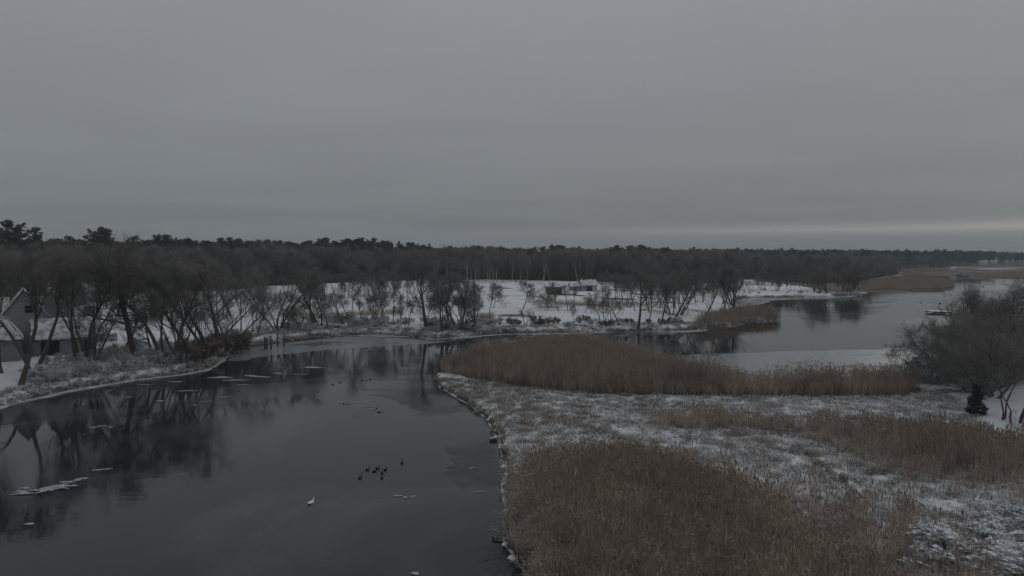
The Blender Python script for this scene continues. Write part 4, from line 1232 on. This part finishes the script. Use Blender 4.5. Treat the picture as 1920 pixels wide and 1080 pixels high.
# ------------------------------------------------------------------ buildings
def gable(parent, u0, u1, v0, v1, z0, ze, zr, wall, roof, along='u', over=0.3, snow=True, hip=0.0, name_roof='roof'):
    """walls with a pitched roof; local axes u right, v away, z up"""
    mb = MB()
    uc, vc = (u0 + u1) / 2, (v0 + v1) / 2
    if along == 'u':
        prof = [(v0, z0), (v1, z0), (v1, ze), (vc, zr if not hip else ze + .01), (v0, ze)]
        mb.poly([(u0, a, b) for a, b in prof], (u1 - u0, 0, 0))
        A, B = u0 - over, u1 + over
        ra, rb = A + hip, B - hip
        sl = (zr - ze) / (vc - v0)
        e = ze - over * sl
        f = [(A, v0 - over, e), (B, v0 - over, e), (rb, vc, zr), (ra, vc, zr)]
        k = [(B, v1 + over, e), (A, v1 + over, e), (ra, vc, zr), (rb, vc, zr)]
        ends = [[(B, v0 - over, e), (B, v1 + over, e), (rb, vc, zr)], [(A, v1 + over, e), (A, v0 - over, e), (ra, vc, zr)]] if hip else []
    else:
        prof = [(u0, z0), (u1, z0), (u1, ze), (uc, zr), (u0, ze)]
        mb.poly([(a, v0, b) for a, b in prof], (0, v1 - v0, 0))
        A, B = v0 - over, v1 + over
        sl = (zr - ze) / (uc - u0); e = ze - over * sl
        f = [(u0 - over, B, e), (u0 - over, A, e), (uc, A, zr), (uc, B, zr)]
        k = [(u1 + over, A, e), (u1 + over, B, e), (uc, B, zr), (uc, A, zr)]
        ends = []
    w = mb.build('wall', wall, parent)
    rf = MB()
    for q in [f, k] + ends: rf.poly([(a, b, c + 0.03) for a, b, c in q], (0, 0, 0.1))
    ro = rf.build(name_roof, roof, parent)
    if snow:
        sm = MB()
        for q in [f, k] + ends:
            c = Vector([sum(x) / len(q) for x in zip(*q)])
            sm.poly([tuple(c + (Vector(p) - c) * 0.96 + Vector((0, 0, 0.135))) for p in q], (0, 0, 0.08))
        sm.build('roof_snow', M['roof_snow'], ro)
    return w


def window(parent, u, v, z, w, h, name='window', fm=None):
    f = MB().box((u, v - 0.02, z), (w + 0.16, 0.08, h + 0.16)).build(name, fm or M['white_paint'], parent)
    MB().box((u, v - 0.075, z), (w, 0.03, h)).build('pane', M['pane'], f)
    MB().box((u, v - 0.10, z), (w, 0.02, 0.05)).build('glazing_bar', fm or M['white_paint'], f)
    return f


def door(parent, u, v, z0, w, h, mat, name='door'):
    f = MB().box((u, v - 0.03, z0 + h / 2), (w, 0.08, h)).build(name, mat, parent)
    MB().box((u + w * 0.36, v - 0.09, z0 + h * 0.48), (0.06, 0.05, 0.12)).build('handle', M['dark_gap'], f)
    return f


hb = G(41, 676)
ang = math.atan2(-hb.x, hb.y)          # the house front faces the river bend
house = empty('house', hb, ang)
tag(house, 'grey clapboard house with snowy roofs on the left bank behind leaning trees', 'house')
# wing cut by the picture edge, hipped roof
gable(house, -9, 0, 0, 6, -0.4, 2.55, 5.2, M['siding'], M['shingle'], 'u', 0.25, True, hip=1.9)
# main block with the front gable and its small window
gable(house, -2.2, 3.0, 6.4, 14.5, -0.4, 4.4, 7.9, M['siding_pale'], M['shingle'], 'v', 0.3, True)
window(house, 0.9, 6.4, 5.6, 0.8, 0.9, fm=M['siding'])
# cross gable with the bare dark roof slope
e2 = empty('cross_gable', (4.6, 9.0, 0), 0); e2.parent = house; e2.rotation_euler = (0, 0, -0.5)
gable(e2, -1.9, 1.9, -1.0, 6.5, 3.2, 6.2, 9.0, M['siding_pale'], M['shingle_dark'], 'v', 0.25, False)
gable(house, 3.25, 8.2, 9.6, 15.5, -0.4, 5.6, 8.4, M['siding'], M['shingle'], 'u', 0.3, True)
# low garage wing
gable(house, 1.2, 7.4, 3.2, 9.4, -0.9, 2.0, 4.2, M['siding'], M['shingle'], 'u', 0.3, True)
MB().box((2.9, 3.17, 0.75), (1.9, 0.08, 2.0)).build('garage_panel', M['dark_gap'], house)  # near-black panel on the wall, painted shade of an open garage
MB().box((5.15, 3.17, 0.75), (2.2, 0.08, 1.9)).build('garage_panel', M['siding_pale'], house)
door(house, 6.9, 3.2, -0.3, 0.8, 1.9, M['dark_gap'])
ch = MB().box((4.4, 12.2, 8.4), (0.7, 0.7, 1.9)).build('chimney', M['brick'], house)
MB().box((4.4, 12.2, 9.4), (0.85, 0.85, 0.15)).build('chimney_cap', M['siding'], ch)

# clipped hedge beside the house
p = G(193, 640)
hedge_pts = MB()
hr = np.random.default_rng(77)
hV = hr.uniform((-1.8, -0.5, 0.0), (1.8, 0.5, 1.1), (1500, 3)); hd = hr.normal(0, 0.16, (1500, 3)); hs = hr.normal(0, 0.03, (1500, 3))
hedge = obj('hedge', mesh_np('hedge', np.stack([hV - hs, hV + hs, hV + hd], 1).reshape(-1, 3), np.arange(4500).reshape(-1, 3), (M['twig'],)), loc=p, rot=(0, 0, ang))
tag(hedge, 'low dark clipped hedge on the snow at the end of the garage wing', 'hedge')

# cottage on the field
cb = G(1100, 546)
cot = empty('cottage', cb, 0.12)
tag(cot, 'small white-roofed cottage on the snowy field against the wood', 'cottage')
gable(cot, -1.6, 3.4, 0, 4.5, -0.3, 2.0, 3.6, M['siding_pale'], M['shingle'], 'u', 0.35, True)
gable(cot, -5.2, -1.65, 0.6, 4.2, -0.3, 1.5, 2.6, M['siding'], M['shingle'], 'u', 0.3, True)
MB().box((0.9, -0.02, 0.8), (1.9, 0.1, 1.5)).build('doorway_shade', M['dark_gap'], cot)  # solid dark slab, its colour stands for the shade inside the opening
for u in (2.1, 3.2): MB().box((u, -0.9, 0.85), (0.22, 0.22, 2.1)).build('porch_post', M['white_paint'], cot)
MB().box((1.6, -0.85, -0.12), (3.8, 1.4, 0.18)).build('porch_floor', M['white_paint'], cot)
c2 = MB().box((-0.6, 2.2, 3.9), (0.6, 0.6, 1.2)).build('chimney', M['brick'], cot)
window(cot, -0.8, 0.0, 1.1, 0.7, 0.8)
# low dark shed
sb = G(1040, 552)
sh = empty('shed', sb, 0.0)
tag(sh, 'long low dark shed on the field beside the cottage', 'shed')
gable(sh, -2.4, 2.2, 0, 4.0, -0.2, 1.5, 1.9, M['siding_brown'], M['shingle_dark'], 'u', 0.15, False)
door(sh, 1.2, 0.0, -0.1, 0.9, 1.7, M['dark_gap'])
# white hut
wb = G(1036, 537)
hut = empty('hut', wb, 0.2)
tag(hut, 'tiny white snow-roofed hut between the dark shed and the wood', 'hut')
gable(hut, -0.8, 0.9, 0, 1.6, -0.2, 1.2, 1.8, M['white_paint'], M['shingle'], 'u', 0.2, True)
door(hut, 0.1, 0.0, -0.1, 0.6, 1.1, M['siding_brown'])

# far settlement across the water
def far_house(px, py, d, w, h, label, mat='white_paint', rz=0.0):
    x = (px - 960) / FPX * d
    z = zat(x, d)
    zz = max(z, H_CAM - (py - HOR) * d / FPX)
    e = empty('distant_house', (x, d, zz), rz)
    tag(e, label, 'house', 'distant houses beyond the marsh')
    MB().box((0, w * 0.3, -(zz - z) / 2 - 0.3), (w * 1.02, w * 0.62, zz - z + 0.6)).build('foundation', M['siding_brown'], e)
    gable(e, -w / 2, w / 2, 0, w * 0.6, 0.0, h, h * 1.55, M[mat], M['shingle'], 'u', 0.3, True)
    for k in range(max(2, int(w / 3))): window(e, -w / 2 + w * (k + 0.5) / max(2, int(w / 3)), 0, h * 0.55, w * 0.1, h * 0.3)


far_house(1845, 499, 690, 7.5, 2.6, 'longest white house of the distant village, low by the marsh')
far_house(1860, 499.5, 700, 4.5, 2.6, 'white house beside the longest one in the distant village', rz=0.2)
far_house(1866, 498.5, 715, 4.0, 2.4, 'small pale house next to the dark trees of the distant village', rz=-0.3)
far_house(1826, 490, 800, 5.0, 2.5, 'white house highest up and nearest the wood of the distant village', rz=0.3)
far_house(1852, 492, 780, 9.0, 2.5, 'wide pale house on the slope of the distant village', 'siding_pale')
far_house(1860, 487.5, 830, 5.0, 2.5, 'topmost white house of the distant village')
far_house(1871, 490, 800, 5.0, 2.4, 'pale house on the slope behind the dark village trees', 'siding_pale')
far_house(1884, 493, 770, 5.0, 3.0, 'white house at the far end of the distant village', rz=0.2)
far_house(1787.5, 507.5, 520, 3.2, 1.7, 'single white hut on the tan marsh by the river channel')

# ------------------------------------------------------------------ docks, posts, driftwood
def piling(px, py, top, label):
    p = P(px, py); ht = (py - top) * p.y / FPX
    e = empty('wooden_piling', (p.x, p.y, 0), random.uniform(0, 6))
    mb = MB().tube([(0, 0, -0.8), (0.02, 0, ht * .5), (0, 0.02, ht)], [0.13, 0.12, 0.11], 8)
    mb.build('post', M['wood_old'], e, True)
    MB().tube([(0, 0.02, ht + .003), (0, 0.02, ht + 0.05), (0, 0.02, ht + 0.09)], [0.12, 0.11, 0.04], 8).build('snow_cap', M['snow'], e, True)
    tag(e, label, 'piling', 'old dock pilings in the ice')


for a in [(462, 653, 632, 'leftmost dock piling of the pair close to the bank'), (467, 652, 627, 'taller dock piling of the pair close to the bank'),
          (497, 655, 631, 'first dock piling of the close pair standing out in the ice'), (500.5, 655, 633, 'second dock piling of the close pair standing out in the ice'),
          (508, 655.5, 629, 'single thick dock piling right of the close pair'), (520.5, 649, 625, 'thin dock piling in front of the four-stemmed tree'),
          (533, 649.5, 625, 'rightmost dock piling, right of the four-stemmed tree')]:
    piling(*a)


def dock(px0, px1, py, depth, label, rz=0.0):
    a, b = P(px0, py), P(px1, py); L = (b - a).length
    e = empty('dock', ((a.x + b.x) / 2, (a.y + b.y) / 2, 0), rz)
    n = max(3, int(L / 0.45))
    for k in range(n): MB().box((-L / 2 + L * (k + .5) / n, 0, 0.36), (L / n * 0.93, depth, 0.06)).build('plank', M['wood_old'], e)
    for s in (-1, 1): MB().box((0, s * depth * 0.42, 0.24), (L, 0.12, 0.16)).build('beam', M['wood_old'], e)
    for s in (-1, 1):
        for q in (-1, 1): MB().tube([(s * L * 0.44, q * depth * 0.36, -0.6), (s * L * 0.44, q * depth * 0.36, 0.16)], 0.08, 6).build('post', M['wood_old'], e)
    MB().box((-0.1, 0, 0.47), (L * 0.97, depth * 0.96, 0.15)).build('snow', M['snow'], e)
    tag(e, label, 'dock')


dock(1742, 1778, 587, 3.2, 'small snow-covered floating dock on the river beyond the right bank trees')
dock(1690, 1734, 694, 1.2, 'snow-covered plank landing at the end of the reed bed', 0.05)


def lathe_boat(p, L, label, rz):
    e = empty('rowing_boat', p, rz)
    V, F = [], []
    n, m = 9, 7
    for i in range(n):
        t = i / (n - 1); w = math.sin(math.pi * min(0.12 + t * 0.88, 1)) ** 0.6 * L * 0.19 + 0.02
        for j in range(m):
            a = math.pi * j / (m - 1)
            V.append((L * (t - .5), math.cos(a) * w, 0.42 + 0.1 * (2 * t - 1) ** 2 - math.sin(a) * 0.42))
    for i in range(n - 1):
        for j in range(m - 1): F.append((i * m + j, i * m + j + 1, (i + 1) * m + j + 1, (i + 1) * m + j))
    F.append(tuple(range(m))); F.append(tuple(range((n - 1) * m, n * m))[::-1])
    MB().add(V, F).build('hull', M['shingle_dark'], e, True)
    for t in (-0.2, 0.15): MB().box((L * t, 0, 0.34), (0.22, L * 0.34, 0.04)).build('seat', M['wood_old'], e)
    tag(e, label, 'boat')


lathe_boat((P(1771, 583.5).x, P(1771, 583.5).y, -0.08), 2.6, 'dark rowing boat moored behind the snowy dock', 0.1)


def log(px, py, L, r, rz, label, mat='wood_old', snow=True):
    p = P(px, py, 0.1)
    e = empty('driftwood_log', (p.x, p.y, 0.08), rz)
    pts = [(-L / 2, 0, 0.0), (-L * .2, 0.04, 0.05), (L * .15, -0.03, 0.06), (L / 2, 0.05, 0.14)]
    MB().tube(pts, [r, r * .95, r * .85, r * .6], 8).build('trunk', M[mat], e, True)
    MB().tube([(L * .1, 0, .06), (L * .22, 0.18, .25), (L * .3, 0.25, .38)], [r * .4, r * .3, r * .15], 6).build('stub', M[mat], e, True)
    if snow: MB().tube([(a, b, c + r * 0.85) for a, b, c in pts], [r * .6, r * .75, r * .65, r * .4], 8, 0.5).build('snow', M['snow'], e, True)
    tag(e, label, 'log')


log(935, 822, 1.5, 0.13, 0.6, 'snow-topped driftwood log jutting from the marsh bank notch')
log(936, 1008, 0.7, 0.07, 0.2, 'dark stubby log lying at the waterline under the near reeds', snow=False)
log(884, 737, 2.6, 0.13, 0.05, 'snow-covered log at the foot of the far marsh bank')
log(1752, 726, 3.0, 0.12, 0.0, 'snowy log lying before the right bank thicket')
# snow lumps along the marsh edge
for k, (x, y, s) in enumerate([(946, 875, .5), (951, 890, .4), (954, 957, .6), (948, 1021, .35), (960, 1046, .4)]):
    r_ = np.random.default_rng(200 + k); p = P(x, y, 0.0)
    n, m = 9, 5; V = [(0, 0, 0.10 * s + .04)]; Fs = []
    for j in range(1, m):
        for i in range(n):
            a = 6.283 * i / n; q = s * 0.55 * j / (m - 1) * r_.uniform(0.7, 1.25)
            V.append((math.cos(a) * q, math.sin(a) * q * 1.2, (0.10 * s + .04) * math.cos(1.57 * j / (m - 1)) + (r_.normal(0, .02) if j < m - 1 else -0.05)))
    for i in range(n): Fs.append((0, 1 + i, 1 + (i + 1) % n))
    for j in range(m - 2):
        for i in range(n): Fs.append((1 + j * n + i, 1 + (j + 1) * n + i, 1 + (j + 1) * n + (i + 1) % n, 1 + j * n + (i + 1) % n))
    o = obj('snow_mound', mesh_np('snow_mound', V, Fs, (M['snow'],), smooth=True), loc=(p.x, p.y, 0.02 + 0.0))
    tag(o, 'small snow-crusted lump of ice along the marsh edge', 'snow mound', 'snow lumps along the marsh edge')

# ------------------------------------------------------------------ birds
def sweep(rings, n=10):
    """closed skin over rings (centre, direction, half width, half height)"""
    V, F = [], []
    for c, d, w, h in rings:
        d = Vector(d).normalized(); s = Vector((0, 1, 0)); u = d.cross(s) * -1 if d.cross(s).length > .1 else Vector((0, 0, 1))
        u = s.cross(d) * -1
        for k in range(n):
            a = 6.283 * k / n
            V.append(Vector(c) + s * (math.cos(a) * w) + u.normalized() * (math.sin(a) * h))
    m = len(rings)
    for i in range(m - 1):
        for k in range(n): F.append((i * n + k, i * n + (k + 1) % n, (i + 1) * n + (k + 1) % n, (i + 1) * n + k))
    F.append(tuple(range(n))); F.append(tuple(range((m - 1) * n, m * n)))
    return V, F


GOOSE = [((-.46, 0, .17), (1, 0, .1), .015, .01), ((-.36, 0, .14), (1, 0, 0), .07, .04), ((-.22, 0, .10), (1, 0, 0), .14, .10), ((-.02, 0, .08), (1, 0, 0), .175, .13),
         ((.16, 0, .08), (1, 0, .1), .15, .12), ((.27, 0, .12), (1, 0, .7), .10, .09), ((.315, 0, .22), (.3, 0, 1), .055, .055), ((.33, 0, .34), (.05, 0, 1), .038, .04),
         ((.335, 0, .45), (.1, 0, 1), .034, .036), ((.355, 0, .515), (.7, 0, .7), .037, .042), ((.40, 0, .54), (1, 0, 0), .040, .042), ((.45, 0, .533), (1, 0, -.1), .030, .030)]
gV, gF = sweep(GOOSE)
goose_me = mesh_np('goose_body', gV, gF, (M['goose'], M['goose_neck']), [1 if i // 10 >= 5 and i < 110 or i == 111 else 0 for i in range(len(gF))], True)
beak_me = MB().tube([(.46, 0, .533), (.50, 0, .522), (.535, 0, .512)], [.022, .018, .006], 6, .6).mesh('beak', M['goose_neck'])
cheek_me = MB().box((.405, 0, .52), (.04, .088, .03)).mesh('cheek_patch', M['feather_white'])


def bird(name, px, py, rz, scl, label, cat, group, body, beak=None, cheek=None):
    p = P(px, py)
    e = empty(name, (p.x, p.y, 0), rz, scl)
    obj('body', body, e)
    if beak: obj('beak', beak, e)
    if cheek: obj('cheek_patch', cheek, e)
    return tag(e, label, cat, group)


for x, y, rz, lb in [(675, 896, 1.2, 'dark goose floating lowest and farthest from the marsh in the flock'), (689, 881, 1.1, 'dark goose above the lowest one at the outer side of the flock'),
                     (702, 884, 1.0, 'dark goose touching its neighbour in the flock centre, lower one'), (707.5, 879, 0.9, 'dark goose touching its neighbour in the flock centre, upper one'),
                     (716, 887, 1.55, 'dark goose directly in front of another on the marsh side of the flock'), (716, 896, 1.55, 'dark goose directly below another on the marsh side of the flock'),
                     (722.5, 881, 1.3, 'dark goose nearest the lone goose, top of the flock'), (753.5, 868, 1.5, 'lone dark goose ahead of the flock towards the marsh')]:
    bird('goose', x, y, rz, 0.5, lb, 'goose', 'geese on the river', goose_me, beak_me, cheek_me)
SW = [((c[0] * 1.25, c[1], (c[2] if i < 6 else .12 + (c[2] - .12) * .62) * 1.25), d, w * 1.35, h * 1.3) for i, (c, d, w, h) in enumerate(GOOSE)]
sV, sF = sweep(SW)
swan_me = mesh_np('swan_body', sV, sF, (M['feather_white'],), smooth=True)
sbeak = MB().tube([(.565, 0, .475), (.62, 0, .46), (.67, 0, .445)], [.03, .025, .01], 6, .6).mesh('beak', M['beak'])
bird('swan', 583, 944, 1.2, 0.52, 'white swan alone on the dark open river', 'swan', None, swan_me, sbeak)
DUCK = [((c[0], c[1], c[2] if i < 6 else .12 + (c[2] - .12) * .45), d, w, h) for i, (c, d, w, h) in enumerate(GOOSE)]
dV, dF = sweep(DUCK)
duck_me = mesh_np('duck_body', dV, dF, (M['goose'],), smooth=True)
for k, (x, y) in enumerate([(638, 718), (679, 714), (687, 713), (694, 711.5), (624, 721), (645, 757), (652, 757), (706, 766), (711, 773), (277, 783), (299, 775), (241, 793)]):
    lb = 'tiny dark duck on the ice edge in mid river' if x > 500 else 'tiny dark duck on the water below the bank thicket'
    bird('duck', x, y, random.uniform(0, 6.28), 0.42, lb, 'duck', 'ducks in mid river' if x > 500 else 'ducks below the bank thicket', duck_me)
for x, y, s, lb in [(1726, 568, 0.8, 'dark duck on the grey river left of the dock'), (1762, 569.5, 1.2, 'dark bird on the water behind the snowy dock'), (1844, 537.5, 1.3, 'lone dark bird far out on the bright upper river')]:
    bird('duck', x, y, 0.3, s, lb, 'duck', 'ducks on the upper river', duck_me)

# gull in flight over the far wood
gd = 62.0
gx = (1010.5 - 960) / FPX * gd
gull = empty('gull', (gx, gd, H_CAM - (471 - HOR) * gd / FPX), 0.5)
tag(gull, 'white gull flying with raised wings over the far wood', 'gull')
GB_ = [((-.2, 0, .02), (1, 0, 0), .03, .008), ((-.1, 0, .0), (1, 0, 0), .04, .03), ((.02, 0, 0), (1, 0, 0), .055, .05), ((.12, 0, .01), (1, 0, .1), .045, .042), ((.18, 0, .03), (1, 0, .2), .034, .034), ((.22, 0, .035), (1, 0, 0), .012, .012)]
bV, bF = sweep(GB_, 8)
obj('body', mesh_np('gull_body', bV, bF, (M['feather_white'],), smooth=True), gull)
obj('beak', MB().tube([(.22, 0, .035), (.26, 0, .028)], [.011, .004], 5).mesh('beak', M['beak']), gull)
for s in (-1, 1):
    pts = [(0.08, .03, .03), (.12, .2, .2), (.02, .5, .33), (-.08, .5, .31), (-.06, .2, .17), (-.06, .03, .02)]
    MB().poly([(a, b * s, c) for a, b, c in pts], (0, 0, .012)).build('wing', M['feather_grey'], gull)
MB().poly([(-.18, -.03, .02), (-.18, .03, .02), (-.30, .06, .03), (-.30, -.06, .03)], (0, 0, .01)).build('tail', M['feather_white'], gull)

# ------------------------------------------------------------------ the air over the marsh
hz = MB().box((0, 4500, 21.5), (12200, 9300, 47)).build('haze', None)
hm = bpy.data.materials.new('haze'); hm.use_nodes = True
hn = hm.node_tree; hn.nodes.clear()
ho = hn.nodes.new('ShaderNodeOutputMaterial'); hv = hn.nodes.new('ShaderNodeVolumePrincipled')
hv.inputs['Color'].default_value = (0.86, 0.93, 1.0, 1); hv.inputs['Density'].default_value = 0.00032
hn.links.new(hv.outputs[0], ho.inputs['Volume'])
hz.data.materials.append(hm)
tag(hz, kind='stuff')

# ------------------------------------------------------------------ places in a row, counted from the left of the picture
def ordinal(n):
    return '%d%s' % (n, 'th' if 10 <= n % 100 <= 20 else {1: 'st', 2: 'nd', 3: 'rd'}.get(n % 10, 'th'))


def projected(o):
    return 960 + FPX * o.location.x / max(o.location.y, 1) / CP


PLACES = {'low snow-dusted shrub on the left bank': [(150, 'below the grey house'), (235, 'below the garage wing end'), (300, 'at the foot of the large oak'), (9999, 'in front of the bank thicket')],
          'low snowy brush along the far bank': [(570, 'around the four-stemmed tree'), (690, 'around the pale forked tree'), (790, 'below the small lone bank tree'), (9999, 'around the tree group on the point')],
          'bare shrub on the shore behind the reeds': [(1060, 'left of the bent small tree'), (1180, 'below the field cottage'), (9999, 'around the thick-trunked shore tree')],
          'slender pale trunk at the wood edge': [(760, 'behind the pale forked tree'), (850, 'behind the tall dark bank tree'), (930, 'in the densest row'), (1020, 'behind the full round tree'), (9999, 'behind the hut and cottage')],
          'slender trunk at the far wood edge': [(1250, 'near the cottage'), (1380, 'behind the three birches'), (1520, 'behind the white cove shore'), (9999, 'behind the dark headland trees')],
          'bare tree in the shore thicket': [(1200, 'nearest the field cottage'), (1290, 'behind the thick-trunked tree'), (9999, 'around the three birches')],
          'bare tree on the snowy far side of the cove': [(1450, 'near the birches'), (1520, 'in the middle'), (9999, 'by the dark headland')]}
for o in S.objects:
    if o.parent is None and o.get('label') in PLACES:
        o['label'] = o['label'] + ' ' + next(t for x, t in PLACES[o['label']] if projected(o) < x)
rows = {}
for o in S.objects:
    if o.parent is None and 'label' in o: rows.setdefault(o['label'], []).append(o)
for lb, os_ in rows.items():
    if 1 < len(os_) <= 36 and len(lb.split()) <= 12:
        os_.sort(key=lambda o: o.location.x / max(o.location.y, 1))
        for k, o in enumerate(os_): o['label'] = lb + ', ' + (ordinal(k + 1) + ' from left')
